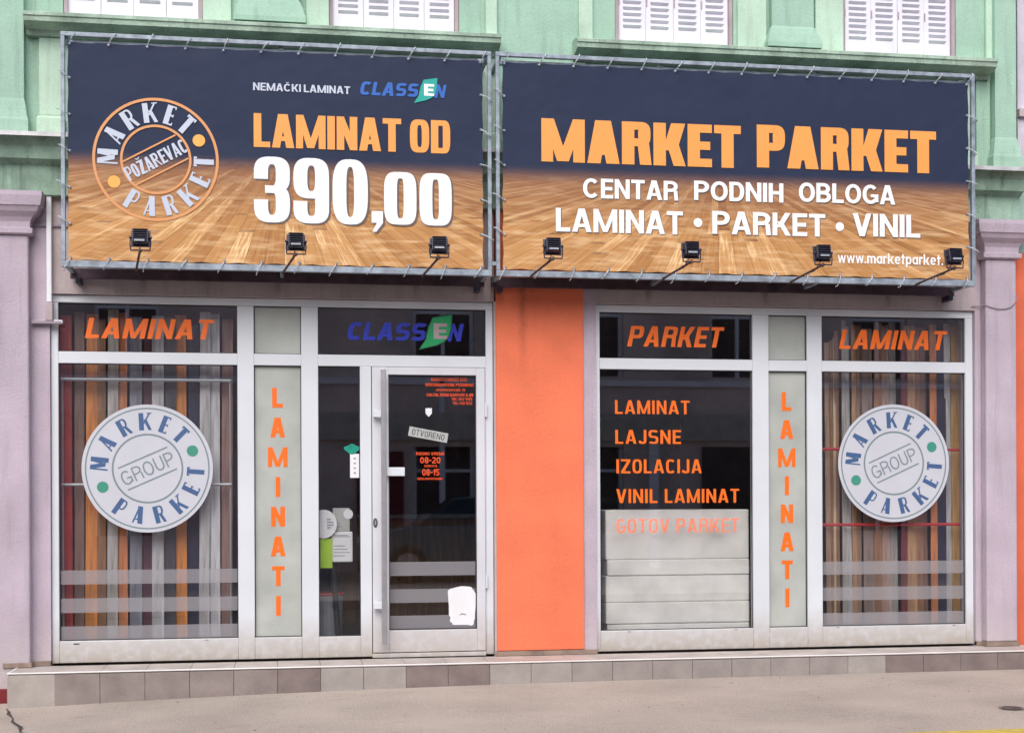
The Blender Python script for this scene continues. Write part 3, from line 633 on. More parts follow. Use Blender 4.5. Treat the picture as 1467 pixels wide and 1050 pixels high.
GY = .036
def pane(x0, x1, z0, z1, mm=G_CLEAR, y=GY, parent=None):
    m_ = MB(); m_.box(x0-.008, x1+.008, y, y+.006, z0-.008, z1+.008); p = m_.build('window_pane', mm, parent or bld)
    g_ = MB()
    for q in ((x0, x0+.006, z0, z1), (x1-.006, x1, z0, z1), (x0+.006, x1-.006, z0, z0+.006), (x0+.006, x1-.006, z1-.006, z1)): g_.box(q[0], q[1], y-.012, y-.001, q[2], q[3])
    g_.build('gasket', M_GASKET, p); return p
TU = (2.612, 2.9675); TL_ = (.508, 2.527)
pLu = pane(*L_open[0], *TU); pLl = pane(*L_open[0], *TL_)
pFu = pane(*L_open[1], *TU, M_FROSTPANE); pFl = pane(*L_open[1], *TL_, M_FROSTPANE)
pDu = pane(*L_open[2], *TU); pDs = pane(.222, .533, .505, 2.527)
pMu = pane(*R_open[0], *TU); pMl = pane(*R_open[0], *TL_)
pGu = pane(*R_open[1], *TU, M_FROSTPANE); pGl = pane(*R_open[1], *TL_, M_FROSTPANE)
pRu = pane(*R_open[2], *TU); pRl = pane(*R_open[2], *TL_)
# --- window lettering (vinyl stuck on the panes)
LY = GY-.002
def vinyl(parent, mats, fn, name='lettering', y=None):
    m_ = MB(); m_.flat = True; fn(m_); return m_.build(name, mats, parent)
vinyl(pLu, P_ORANGE, lambda m: text(m, 'LAMINAT', DIN, -1.464, -.535, 2.715, 2.862, LY, shear=.22))
vinyl(pMu, P_ORANGE, lambda m: text(m, 'PARKET', DIN, 2.60, 3.387, 2.708, 2.868, LY, shear=.22))
vinyl(pRu, P_ORANGE, lambda m: text(m, 'LAMINAT', DIN, 4.330, 5.252, 2.712, 2.866, LY, shear=.22))
def classen(m, x0, x1, z0, z1, y, mi_blue, mi_leaf, mi_e, mi_edge=None):
    h = z1-z0; W = x1-x0
    text(m, 'CLASS', BOXY, x0, x0+W*.715, z0, z1, y, mi_blue, shear=.2, gap=.08)
    text(m, 'N', Style(.62, .2, .2), x0+W*.885, x1+W*.035, z0, z1, y, mi_blue, shear=.2)
    lf = [(.645, -.45), (.70, .1), (.725, .8), (.76, 1.30), (.83, 1.38), (.925, 1.48), (.915, .7), (.895, .28), (.86, .0), (.79, -.22)]
    if mi_edge is not None: m.poly([(x0+W*(.81+(a-.81)*1.09), y-.0012, z0+h*(.55+(b-.55)*1.07)) for a, b in lf], mi_edge)
    m.poly([(x0+W*a, y-.002, z0+h*b) for a, b in lf], mi_leaf)
    text(m, 'E', BOXY, x0+W*.765, x0+W*.885, z0+h*.12, z0+h*1.0, y-.003, mi_e)
vinyl(pDu, [P_BLUE, P_GREEN, M_BROWNCAS, P_DGREEN], lambda m: classen(m, .434, 1.295, 2.728, 2.862, LY, 0, 1, 2, 3))
for par_, xc in ((pFl, -.078), (pGl, 3.893)):
    for k, ch in enumerate('LAMINATI'):
        p, wd = glyph(ch, Style(.64, .225, .20, 3.2)); h = .147; z0 = 2.216-.2215*k; sx = h*1.03
        vinyl(par_, P_ORANGE, lambda m: put(m, [p], lambda a, b: (xc+(a-wd/2)*sx, z0+b*h), LY, 0), 'letter')
if True:
    for t_, x0, x1, z0, z1, mi in (('LAMINAT', 2.502, 3.10, 2.184, 2.290, 0), ('LAJSNE', 2.503, 3.03, 1.953, 2.060, 0), ('IZOLACIJA', 2.511, 3.196, 1.724, 1.832, 0), ('VINIL LAMINAT', 2.509, 3.50, 1.493, 1.601, 0)):
        vinyl(pMl, [P_ORANGE], lambda m: text(m, t_, DINL, x0, x1, z0, z1, LY, mi, gap=.12))
vinyl(pMl, [P_FADED], lambda m: text(m, 'GOTOV PARKET', DINL, 2.509, 3.499, 1.260, 1.370, LY, 0, gap=.12))
def sticker(m, cx, cz, RR):
    y = LY; dsc(m, cx, cz, RR, y, 0, 72)
    ring(m, cx, cz, RR*.95, RR*.928, y-.0008, 3); ring(m, cx, cz, RR*.545, RR*.517, y-.0008, 3); 
    ring_text(m, 'MARKET', DECO, cx, cz, RR*.60, RR*.27, (174, 147, 119, 93, 69, 46), y-.001, 1, True, 1.15)
    ring_text(m, 'PARKET', DECO, cx, cz, RR*.60, RR*.27, (235, 259, 284, 310, 334, 356), y-.001, 1, False, 1.15)
    for a in (22, 203): dsc(m, cx+RR*.74*math.cos(R(a)), cz+RR*.74*math.sin(R(a)), RR*.088, y-.001, 2, 24)
    f = rot2(cx, cz, R(24)); polys, W = layout('GROUP', LIGHT, .16); s = RR*.86/W
    put(m, polys, lambda a, b: f(a*s-W*s/2, (b-.5)*RR*.225), y-.001, 3)
    for q in (-.185, .185):
        P = [(-.41*RR, q*RR-.0055), (.41*RR, q*RR-.0055), (.41*RR, q*RR+.0055), (-.41*RR, q*RR+.0055)]
        m.poly([(f(*p)[0], y-.001, f(*p)[1]) for p in P], 3)
for p_, cx, cz in ((pLl, -1.022, 1.762), (pRl, 4.790, 1.802)):
    vinyl(p_, [P_STICKER, P_STBLUE, P_STGREEN, P_STLINE], lambda m: sticker(m, cx, cz, .470), 'round_sticker')
def bands(parent, x0, x1, zz, y=LY):
    for a, b in zz: m_ = MB(); m_.flat = True; m_.poly([(x0, y, a), (x1, y, a), (x1, y, b), (x0, y, b)]); m_.build('frosted_stripe', F_FROST, parent)
BZ = ((.512, .612), (.711, .815), (.917, 1.020))
bands(pLl, L_open[0][0]+.007, L_open[0][1]-.007, BZ); bands(pRl, R_open[2][0]+.007, R_open[2][1]-.007, BZ)

# --- door
dm = MB(); dm.mi = 0
DX0, DX1, DZ0, DZ1, DY = .622, 1.477, .378, 2.523, -.012
gx0, gx1, gz0, gz1 = .745, 1.412, .543, 2.466
dm.box(DX0, gx0, DY, .06, DZ0, DZ1); dm.box(gx1, DX1, DY, .06, DZ0, DZ1); dm.box(gx0, gx1, DY+.0005, .06, DZ0, gz0); dm.box(gx0, gx1, DY+.0005, .06, gz1, DZ1)
door = dm.build('door', M_ALU2, bld, bevel=.004); door['label'] = 'white aluminium glass door with a long vertical pull bar'
dp = MB(); dp.box(gx0-.005, gx1+.005, .026, .032, gz0-.005, gz1+.005); dp.build('door_glass', G_CLEAR, door)
gk = MB()
for q in ((gx0, gx0+.007, gz0, gz1), (gx1-.007, gx1, gz0, gz1), (gx0+.007, gx1-.007, gz0, gz0+.007), (gx0+.007, gx1-.007, gz1-.007, gz1)): gk.box(q[0], q[1], .010, .025, q[2], q[3])
gk.build('gasket', M_GASKET, door)
hb = MB(); hb.box(.684, .722, DY-.095, DY-.060, .445, 2.500); hb.build('pull_bar', M_BRUSHED, door, bevel=.004)
for z in (2.168, .737):
    hb = MB(); hb.box(.628, .728, DY-.066, DY-.040, z-.026, z+.026); hb.box(.630, .655, DY-.041, DY+.001, z-.022, z+.022); hb.build('handle_bracket', M_ALU, door, bevel=.003)
hb = MB(); hb.box(.710, .862, DY-.052, DY-.016, 1.703, 1.768); hb.box(.712, .735, DY-.017, DY+.001, 1.71, 1.76); hb.build('latch_handle', M_ALU, door, bevel=.004)
kh = MB(); i0 = len(kh.v); kh.poly([(.643+.017*math.cos(2*PI*k/20), DY-.004, 1.353+.036*math.sin(2*PI*k/20)) for k in range(20)]); kh.flat = True
kk = kh.build('keyhole', mat('keyhole_grey', (0.09, 0.085, 0.09, 1), .4, .1), door); sl = kk.modifiers.new('solid', 'SOLIDIFY'); sl.thickness = .008
kh = MB(); kh.poly([(.643+.006*math.cos(2*PI*k/12), DY-.0155, 1.353+.02*math.sin(2*PI*k/12)) for k in range(12)]); kh.flat = True; kh.build('key_slot', M_GREYOBJ, door)
for z in (.9, 2.2):
    hb = MB(); hb.box(1.4775, 1.492, DY-.012, DY+.01, z-.05, z+.05); hb.build('hinge', M_ALU, door, bevel=.003)
DLY = .0245
bands(door, gx0+.008, gx1-.008, ((.551, .650), (.747, .850), (.951, 1.055)), DLY)
# writing on the door glass
m_ = MB(); m_.flat = True
rows = [('MARKET PARKET DOO', 1.070, 1.345, 2.424, 2.449), ('ĐURE ĐAKOVIĆA BB, POŽAREVAC', 1.030, 1.400, 2.384, 2.407), ('JUGOVIĆEVA BR. 13', 1.105, 1.330, 2.348, 2.366), ('SALON, ĐURE ĐAKOVIĆA BB', 1.036, 1.395, 2.308, 2.331), ('TEL 012 555', 1.225, 1.385, 2.278, 2.298), ('TEL 012 552', 1.235, 1.385, 2.247, 2.267)]
for t_, a, b, z0, z1 in rows: vinyl(door, P_RED, lambda m: text(m, t_.replace('Ć', 'C'), HELV, a, b, z0, z1, DLY, 0, gap=.16))
for t_, a, b, z0, z1 in (('RADNO VREME', .955, 1.170, 1.862, 1.885), ('08-20', .985, 1.140, 1.800, 1.848), ('SUBOTA', 1.015, 1.115, 1.772, 1.788), ('08-15', 1.000, 1.130, 1.708, 1.758), ('NEDELJOM NE RADIMO', .965, 1.155, 1.676, 1.692)):
    vinyl(door, P_RED, lambda m: text(m, t_, HELV, a, b, z0, z1, DLY, 0, gap=.12))
m_ = MB(); m_.flat = True; f = rot2(1.048, 2.018, R(-10.5))
P = [f(*p) for p in ((-.150, -.036), (.150, -.036), (.150, .036), (-.150, .036))]; m_.poly([(a, DLY, b) for a, b in P], 0)
polys, W = layout('OTVORENO', Style(.62, .12, .1, 2.2), .16); s = .25/W; put(m_, polys, lambda a, b: f(a*s-.125, (b-.5)*.045), DLY-.001, 1)
m_.build('open_sign', [M_PAPERG, P_BLACK], door)
m_ = MB(); m_.flat = True; m_.poly([(x, DLY, z) for x, z in ((1.028, 2.222), (1.040, 2.214), (1.052, 2.222), (1.064, 2.214), (1.076, 2.222), (1.076, 2.178), (1.052, 2.152), (1.028, 2.178))]); m_.build('shield_sticker', M_PAPER, door)
m_ = MB(); m_.flat = True; pp = []
for k in range(44):
    a = 2*PI*k/44; c_, s_ = math.cos(a), math.sin(a); rx, rz = sgp(c_, .35), sgp(s_, .35); j = 1+.04*math.sin(5*a+1)+random.uniform(-.03, .03)
    pp.append((1.297+.103*rx*j, .715+.147*rz*j))
pp = [(x, z) if not (z < .63 and x < 1.22) else (x+.012, z+.01) for x, z in pp]
m_.poly([(x, DLY-.003, z) for x, z in pp], 0)
m_.poly([(x, DLY-.004, z) for x, z in ((1.275, .640), (1.293, .662), (1.315, .660), (1.338, .648), (1.325, .646), (1.305, .652), (1.290, .650))], 1)
m_.build('torn_notice', [M_PAPER, M_GREYOBJ], door)
# things stuck on the glass of the side pane
m_ = MB(); m_.flat = True; m_.poly([(x, LY, z) for x, z in ((.458, 1.692), (.526, 1.692), (.526, 1.872), (.458, 1.872))], 0)
for k in range(4): m_.poly([(x, LY-.001, z) for x, z in ((.485, 1.722+.036*k), (.501, 1.722+.036*k), (.501, 1.735+.036*k), (.485, 1.735+.036*k))], 1)
m_.build('paper_strip', [M_PAPER, M_GREYOBJ], pDs)
m_ = MB(); m_.flat = True; m_.poly([(.473+.058*math.cos(a)*(1+.15*math.sin(3*a)), LY-.0015, 1.908+.034*math.sin(a)*(1+.2*math.cos(4*a))) for a in [2*PI*k/24 for k in range(24)]]); m_.build('teal_sticker', M_TEAL, pDs)

# --- the rooms behind the glass
m_ = MB(); m_.box(-2.0, 5.6, .09, 5.6, .30, .345); m_.build('floor', M_INTF, bld)
m_ = MB(); m_.box(-2.0, 5.6, .25, 5.6, 3.25, 3.35); m_.box(-2.1, -2.0, .25, 5.6, .345, 3.25); m_.box(5.5, 5.6, .25, 5.6, .345, 3.25); m_.box(-2.0, 5.5, 5.6, 5.7, .345, 3.25); m_.build('interior_wall', M_INT, bld)
m_ = MB(); m_.box(-1.95, -.30, .50, .53, .345, 3.2); m_.box(-.33, -.30, .10, .50, .345, 3.2); m_.box(4.10, 5.49, .50, .53, .345, 3.2); m_.box(4.08, 4.10, .10, .50, .345, 3.2); m_.build('display_partition', M_INTD, bld)
m_ = MB(); m_.box(-1.9, -.33, .10, .495, .346, .50); m_.box(4.11, 5.48, .10, .495, .346, .50); m_.build('display_plinth', M_INT, bld)
m_ = MB(); m_.box(1.95, 2.25, .25, 5.5, .346, 3.2); m_.build('interior_partition', M_INTD, bld)

# ------------------------------------------------------------------ laminate planks standing in the two display windows
def wood(c, nm):
    if nm in MATS: return MATS[nm]
    m = bpy.data.materials.new(nm); m.use_nodes = True; t = m.node_tree; N = t.nodes; L = t.links; b = N['Principled BSDF']; b.inputs['Roughness'].default_value = .42
    tc = N.new('ShaderNodeTexCoord'); mp = N.new('ShaderNodeMapping'); mp.inputs['Scale'].default_value = (26, 26, 1.6); L.new(tc.outputs['Object'], mp.inputs[0])
    n = N.new('ShaderNodeTexNoise'); n.inputs['Scale'].default_value = 1.6; n.inputs['Detail'].default_value = 7; n.inputs['Distortion'].default_value = .8; L.new(mp.outputs[0], n.inputs['Vector'])
    cr = N.new('ShaderNodeValToRGB'); e = cr.color_ramp.elements; e[0].position = .3; e[0].color = (c[0]*.6, c[1]*.55, c[2]*.5, 1); e[1].position = .7; e[1].color = (min(1, c[0]*1.25), min(1, c[1]*1.25), min(1, c[2]*1.25), 1)
    L.new(n.outputs[0], cr.inputs[0]); L.new(cr.outputs[0], b.inputs['Base Color']); MATS[nm] = m; return m
WC = {'dark red brown': (.32, .03, .03), 'dull brown': (.17, .10, .085), 'orange oak': (.52, .20, .05), 'mid brown': (.22, .12, .06), 'light grey': (.33, .325, .32), 'reddish orange': (.45, .17, .07),
      'blue grey': (.18, .19, .235), 'dark plum': (.09, .035, .055), 'pale grey': (.38, .385, .41), 'charcoal': (.05, .05, .06), 'navy black': (.02, .02, .05), 'near white': (.47, .485, .53), 'mauve brown': (.23, .14, .13),
      'beige brown': (.30, .20, .15), 'cream': (.50, .43, .31), 'tan': (.38, .23, .13), 'grey brown': (.20, .155, .14), 'pinkish beige': (.36, .26, .235), 'dark red': (.15, .03, .04), 'golden tan': (.45, .28, .11), 'warm brown': (.26, .14, .085)}
ordn = ['leftmost', 'second', 'third', 'fourth', 'fifth', 'sixth', 'seventh', 'eighth', 'ninth', 'tenth', 'eleventh', 'twelfth', 'thirteenth', 'fourteenth', 'fifteenth', 'sixteenth', 'seventeenth', 'eighteenth', 'nineteenth', 'twentieth', 'twenty-first', 'twenty-second', 'twenty-third', 'twenty-fourth']
def planks(lst, where, group, lean, ydep):
    for i, (a, b, cn, top) in enumerate(lst):
        W = (b-a)*1.06; h = top-.502; m_ = MB(); m_.box(-W/2, W/2, -.005, .005, 0, h)
        m_.box(-W/2+.002, W/2-.002, .005, .012, 0, h-.004)
        o = m_.build('laminate_plank', wood(tuple(min(.85, v*1.5) for v in WC[cn]), 'wood_'+cn.replace(' ', '_')), None, bevel=.0015)
        o.location = ((a+b)/2, ydep+.07*((i*5) % 4)/4, .502)
        o.rotation_euler = (R(-.6-.3*(i % 3)), R(lean*((i*7) % 5-2)/2+lean*.5), R(random.uniform(-4, 4)))
        od = ('rightmost' if i == len(lst)-1 else ordn[i]+('' if i == 0 else ' from the left'))
        tag(o, '%s laminate plank standing behind the %s display window, %s' % (cn, where, od), 'plank', group)
PL = [(-1.660, -1.578, 'dark red brown', 2.90), (-1.565, -1.500, 'dull brown', 2.93), (-1.492, -1.410, 'orange oak', 2.92), (-1.405, -1.345, 'mid brown', 2.88), (-1.330, -1.258, 'light grey', 2.95), (-1.250, -1.186, 'reddish orange', 2.93),
      (-1.170, -1.085, 'blue grey', 2.90), (-1.080, -1.012, 'dark plum', 2.86), (-1.005, -.922, 'pale grey', 2.91), (-.915, -.84, 'charcoal', 2.9), (-.832, -.755, 'orange oak', 2.92), (-.748, -.672, 'navy black', 2.86), (-.664, -.592, 'pale grey', 2.94), (-.582, -.512, 'near white', 2.93), (-.503, -.425, 'mauve brown', 2.90)]
planks(PL, 'left', 'laminate planks standing in the left display window', .25, .17)
PR = [(4.285, 4.322, 'beige brown', 2.78), (4.326, 4.352, 'mid brown', 2.80), (4.356, 4.378, 'cream', 2.83), (4.382, 4.418, 'warm brown', 2.88), (4.421, 4.455, 'light grey', 2.96), (4.466, 4.510, 'pale grey', 2.92), (4.519, 4.555, 'tan', 2.93), (4.560, 4.600, 'beige brown', 2.93), (4.606, 4.690, 'grey brown', 2.90),
      (4.698, 4.764, 'warm brown', 2.95), (4.772, 4.850, 'pinkish beige', 2.93), (4.860, 4.915, 'light grey', 2.96), (4.922, 4.972, 'dark red', 2.88), (4.978, 5.065, 'tan', 2.93), (5.072, 5.125, 'warm brown', 2.92), (5.130, 5.175, 'dull brown', 2.92), (5.182, 5.235, 'reddish orange', 2.94), (5.241, 5.318, 'navy black', 2.90), (5.325, 5.375, 'pale grey', 2.95), (5.388, 5.455, 'golden tan', 2.94)]
PR = [(a-.01, b-.01, c, t) for a, b, c, t in PR]
planks(PR, 'right', 'laminate planks standing in the right display window', .35, .17)
# display racks
t = thing('display_rack', (-1.03, .12, .502), 'thin chromed rack with two cross rails in front of the planks in the left window', 'rack')
for x in (-1.638, -.428): m_ = MB(); m_.tube([(x, .125, .502), (x, .125, 2.425)], .008, 8); m_.build('upright', M_CHROME, t)
for z in (2.420, 1.645): m_ = MB(); m_.tube([(-1.645, .112, z), (-.42, .112, z)], .012, 8); m_.build('cross_rail', M_CHROME, t)
for z, nm in ((1.917, 'upper'), (1.312, 'lower')):
    m_ = MB(); m_.tube([(4.165, .12, z), (5.395, .12, z-.004)], .012, 8)
    for x in (4.20, 5.36): m_.tube([(x, .12, z), (x, .14, z)], .005, 6)
    tag(m_.build('red_rail', M_REDRAIL), '%s red rail holding the planks back in the right display window' % nm, 'rail', 'red rails in the right window')
# foam sheets stacked behind the middle window
def pack(x0, x1, z0, z1, lab, y0=.10, n=1):
    m_ = MB(); nseg = 10
    x0, x1 = 2.445, 3.606
    for q in range(n):
        za, zb = z0+(z1-z0)*q/n+.0004, z0+(z1-z0)*(q+1)/n-.0004
        m_.box(x0+random.uniform(-.006, .006), x1, y0+random.uniform(0, .004), .62, za, zb)
    o = m_.build('foam_sheet_pack', M_FOAM, None, bevel=.009); tag(o, lab, 'foam pack', 'packs of pale foam sheets stacked behind the middle window'); return o
pack(2.452, 3.588, 1.051, 1.440, 'tall white foam pack on top of the stack behind the middle window', .112)
pack(2.440, 3.596, .926, 1.050, 'shiny pale foam pack directly under the tall top pack behind the middle window', .100)
pack(2.446, 3.592, .716, .925, 'creased white foam pack in the middle of the stack behind the middle window', .108)
pack(2.438, 3.596, .548, .715, 'flattened white foam pack second from the bottom behind the middle window', .102)
pack(2.432, 3.596, .346, .547, 'white foam pack at the bottom of the stack behind the middle window', .106)
# leaflet stand, bin and hanging lamps seen through the glass by the door
t = thing('leaflet_stand', (.36, .42, .346), 'black leaflet stand with white round card, lime card and white papers beside the door', 'stand')
m_ = MB(); m_.tube([(.375, .42, .37), (.335, .42, 1.02)], .022, 8); m_.cyl((.375, .42), .085, .08, .346, .372, 20); m_.build('pole', M_DARKOBJ, t)
m_ = MB(); m_.box(.235, .325, .40, .412, 1.012, 1.235); m_.build('lime_card', M_LIME, t)
m_ = MB(); m_.poly([(.262+.098*math.cos(2*PI*k/32), .386, 1.345+.108*math.sin(2*PI*k/32)) for k in range(32)]); m_.flat = True; o = m_.build('round_card', M_PAPER, t); s_ = o.modifiers.new('s', 'SOLIDIFY'); s_.thickness = .006
m_ = MB(); m_.box(.318, .480, .412, .438, 1.055, 1.285); m_.build('leaflet_box', M_PAPER, t, bevel=.008)
m_ = MB(); m_.box(.33, .46, .425, .45, 1.286, 1.465); m_.build('leaflet', M_PAPERG, t, bevel=.006)
m_ = MB(); m_.poly([(.447+.036*math.cos(2*PI*k/24), .420, 1.418+.038*math.sin(2*PI*k/24)) for k in range(24)]); m_.flat = True; o = m_.build('small_round_card', M_PAPER, t); s_ = o.modifiers.new('s', 'SOLIDIFY'); s_.thickness = .004
for nm, rows_, x0, x1, y in (('printed_lines', (1.315, 1.335, 1.356, 1.378), .285, .335, .3795), ('printed_lines', (1.10, 1.125, 1.15, 1.175, 1.245, 1.255), .335, .462, .4115), ('printed_lines', (1.32, 1.345, 1.37), .345, .405, .4245)):
    m_ = MB(); m_.flat = True
    for z in rows_: m_.poly([(x0, y, z), (x1-.02*((z*1000) % 3), y, z), (x1-.02*((z*1000) % 3), y, z+.006), (x0, y, z+.006)])
    m_.build(nm, M_GREYOBJ, t)
t.location.y -= .28
t = thing('waste_bin', (.29, .34, .346), 'grey cylindrical bin with a red rim behind the narrow pane beside the door', 'bin')
m_ = MB(); m_.cyl((.29, .34), .105, .125, .347, .80, 28); m_.build('body', M_GREYOBJ, t, smooth=False)
m_ = MB(); m_.tube([(.29+.125*math.cos(2*PI*k/24), .34+.125*math.sin(2*PI*k/24), .805) for k in range(25)], .010, 6, cap=False); m_.build('rim', M_REDRAIL, t)
t = thing('sales_counter', (1.2, 3.2, .346), 'dark wooden sales counter deep inside the shop behind the door', 'counter')
m_ = MB(); m_.box(.4, 1.85, 3.0, 3.6, .346, 1.35); m_.build('body', wood(WC['mid brown'], 'wood_mid_brown'), t); m_ = MB(); m_.box(.35, 1.9, 2.95, 3.65, 1.352, 1.39); m_.build('counter_top', M_GREYOBJ, t)
t = thing('shelf_unit', (3.1, 3.3, .346), 'dark shelf unit deep inside the shop behind the middle window', 'shelf')
m_ = MB(); m_.box(2.5, 2.54, 3.1, 3.5, .346, 2.4); m_.box(3.9, 3.94, 3.1, 3.5, .346, 2.4); m_.build('side_panel', M_INT, t)
for z in (.5, 1.0, 1.5, 2.0, 2.38): m_ = MB(); m_.box(2.54, 3.9, 3.1, 3.5, z, z+.03); m_.build('shelf', M_INT, t)

# ------------------------------------------------------------------ conduit and cable on the front
t = thing('conduit_pipe', (-1.695, -.09, 2.82), 'thin pale vertical conduit between left pilaster and left sign', 'pipe')
m_ = MB(); m_.box(-1.713, -1.677, -.085, -.055, 2.955, 3.735); m_.build('pipe', M_PIPE, t, bevel=.006)
m_ = MB(); m_.box(-1.722, -1.672, -.082, -.031, 2.825, 2.955); m_.build('junction_box', M_GREYWALL, t, bevel=.004)
m_ = MB(); m_.box(-1.665, -1.605, -.075, -.031, 2.806, 2.83); m_.build('clip', M_PIPE, t, bevel=.004)
m_ = MB(); pts = [(5.425, -.038, 3.057), (5.49, -.05, 3.06), (5.50, -.128, 3.058), (5.54, -.128, 3.043), (5.60, -.128, 3.030), (5.66, -.128, 3.030), (5.71, -.128, 3.045), (5.75, -.128, 3.08), (5.772, -.126, 3.13), (5.785, -.05, 3.17)]
m_.tube(pts, .004, 6); tag(m_.build('cable', M_CABLE, None, smooth=True), 'grey cable looped across the right lilac pilaster', 'cable')

# ------------------------------------------------------------------ the two banner signs
BY = -.42
def tie_mesh():
    m_ = MB(); m_.tube([(0, -.004, 0), (.004, -.010, .012), (.016, -.034, .034), (.034, -.036, .062), (.040, -.02, .080), (.044, .006, .083)], .0042, 5)
    m_.tube([(-.006, -.003, .004), (0, -.012, -.004), (.007, -.003, .002)], .0034, 5)
    o = m_.build('rope_tie', M_ROPE); me = o.data; bpy.data.objects.remove(o); return me
TIE = tie_mesh()
def eyelet_mesh():
    m_ = MB()
    for k in range(10):
        a, b = 2*PI*k/10, 2*PI*(k+1)/10; f = lambda r, t_, y: (r*math.cos(t_), y, r*math.sin(t_))
        m_.poly([f(.011, a, 0), f(.011, b, 0), f(.008, b, -.004), f(.008, a, -.004)]); m_.poly([f(.008, a, -.004), f(.008, b, -.004), f(.005, b, -.0005), f(.005, a, -.0005)])
    o = m_.build('eyelet', M_STEEL); me = o.data; bpy.data.objects.remove(o); return me
EYE = eyelet_mesh()
def sign(X0, X1, Z0, Z1, xc, fx0, fx1, fz1, label):
    t = thing('banner_sign', ((X0+X1)/2, BY, 3.15), label, 'sign', 'printed banners on steel frames over the shopfronts')
    # banner: a taut sheet scalloped a little between its eyelets
    m_ = MB(); nx, nz = int((X1-X0)/.065), 24; verts = []
    for j in range(nz+1):
        for i in range(nx+1):
            x = X0+(X1-X0)*i/nx; z = Z0+(Z1-Z0)*j/nz; u = (x-X0)/.26; v = (z-Z0)/.262
            ez = math.exp(-min(z-Z0, Z1-z)/.05); ex = math.exp(-min(x-X0, X1-x)/.05)
            zz = z+(.009*ez*(1-abs(math.cos(PI*u)))*(-1 if z > (Z0+Z1)/2 else 1)); xx = x+(.009*ex*(1-abs(math.cos(PI*v)))*(-1 if x > (X0+X1)/2 else 1))
            verts.append((xx, BY+.0015*math.sin(x*5+z*3)*min(1, (1-ez)), zz))
    m_.v = verts
    for j in range(nz):
        for i in range(nx): a = j*(nx+1)+i; m_.f.append((a, a+1, a+nx+2, a+nx+1)); m_.m.append(0)
    m_.flat = True; ban = m_.build('banner', floor_print('banner_print_%.0f' % (X0*10+50), xc), t)
    # steel frame, front rectangle
    a = .028; y0, y1 = BY-.012, BY+.022
    for nm, q in (('frame_bar', (fx0, fx1, y0, y1, 3.155, 3.199)), ('frame_bar', (fx0, fx1, y0, y1, fz1-.03, fz1)), ('frame_bar', (fx0, fx0+a, y0, y1, 3.199, fz1-.03)), ('frame_bar', (fx1-a, fx1, y0, y1, 3.199, fz1-.03))):
        m_ = MB(); m_.box(*q); m_.build(nm, M_STEEL, t, bevel=.003)
    # back rectangle and the struts that tie it to the wall
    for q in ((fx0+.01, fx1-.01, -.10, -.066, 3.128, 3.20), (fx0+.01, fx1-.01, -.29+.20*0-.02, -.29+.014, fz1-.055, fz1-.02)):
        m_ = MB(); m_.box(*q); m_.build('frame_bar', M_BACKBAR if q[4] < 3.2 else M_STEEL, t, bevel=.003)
    n = int((fx1-fx0)/1.1); 
    for k in range(n+1):
        x = fx0+.03+(fx1-fx0-.06)*k/n
        m_ = MB(); m_.box(x-.014, x+.014, y1, -.101, 3.160, 3.190); m_.build('strut', M_STEEL, t, bevel=.002)
        m_ = MB(); m_.box(x-.014, x+.014, y1, -.286, fz1-.052, fz1-.022); m_.build('strut', M_STEEL, t, bevel=.002)
        m_ = MB(); m_.box(x-.014, x+.014, -.276, -.051, fz1-.054, fz1-.024); m_.build('strut', M_STEEL, t, bevel=.002)
    for x in (fx0+.045, fx1-.095):
        m_ = MB(); m_.box(x+.01, x+.045, -.16, -.031, 3.085, 3.127); m_.build('wall_bracket', M_BLACK, t, bevel=.004)
    # laths: thin inner bar clamped behind the top hem
    m_ = MB(); m_.box(X0+.03, X1-.03, BY+.03, BY+.045, Z1+.004, Z1+.020); m_.build('hem_bar', M_STEEL, t)
    def tie(x, z, ang, k):
        o = bpy.data.objects.new('rope_tie', TIE); col.objects.link(o); o.parent = t
        o.location = Vector((x, BY-.002, z))-t.location; o.rotation_euler = (0, ang, 0); o.scale = (.8+.5*((k*3) % 4)/4, 1, .85+.3*((k*7) % 5)/5)
        e = bpy.data.objects.new('eyelet', EYE); col.objects.link(e); e.parent = t; e.location = Vector((x, BY-.0025, z))-t.location
    nx_ = round((X1-X0)/.262); nz_ = round((Z1-Z0)/.27)
    for k in range(nx_+1):
        x = X0+.018+(X1-X0-.036)*k/nx_; tie(x, Z1-.016, 0, k); tie(x, Z0+.016, PI, k+2)
    for k in range(1, nz_):
        z = Z0+(Z1-Z0)*k/nz_; tie(X0+.016, z, -PI/2, k); tie(X1-.016, z, PI/2, k+1)
    return t, ban
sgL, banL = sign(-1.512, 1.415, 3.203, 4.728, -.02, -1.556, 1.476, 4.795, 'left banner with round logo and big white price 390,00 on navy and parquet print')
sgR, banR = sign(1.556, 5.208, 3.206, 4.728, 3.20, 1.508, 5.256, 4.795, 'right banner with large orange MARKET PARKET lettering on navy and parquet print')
m_ = MB(); m_.box(1.477, 1.507, BY-.008, BY+.012, 3.235, 3.262); m_.build('link_plate', M_STEEL, sgR)
PY = BY-.0045
def W_(fn, mats, parent, name='lettering'): m_ = MB(); m_.flat = True; fn(m_); return m_.build(name, mats, parent)
W_(lambda m: text(m, 'LAMINAT OD', IMPACT, -.234, 1.173, 4.038, 4.278, PY, gap=.05, space=.2), P_SIGNORANGE, sgL)
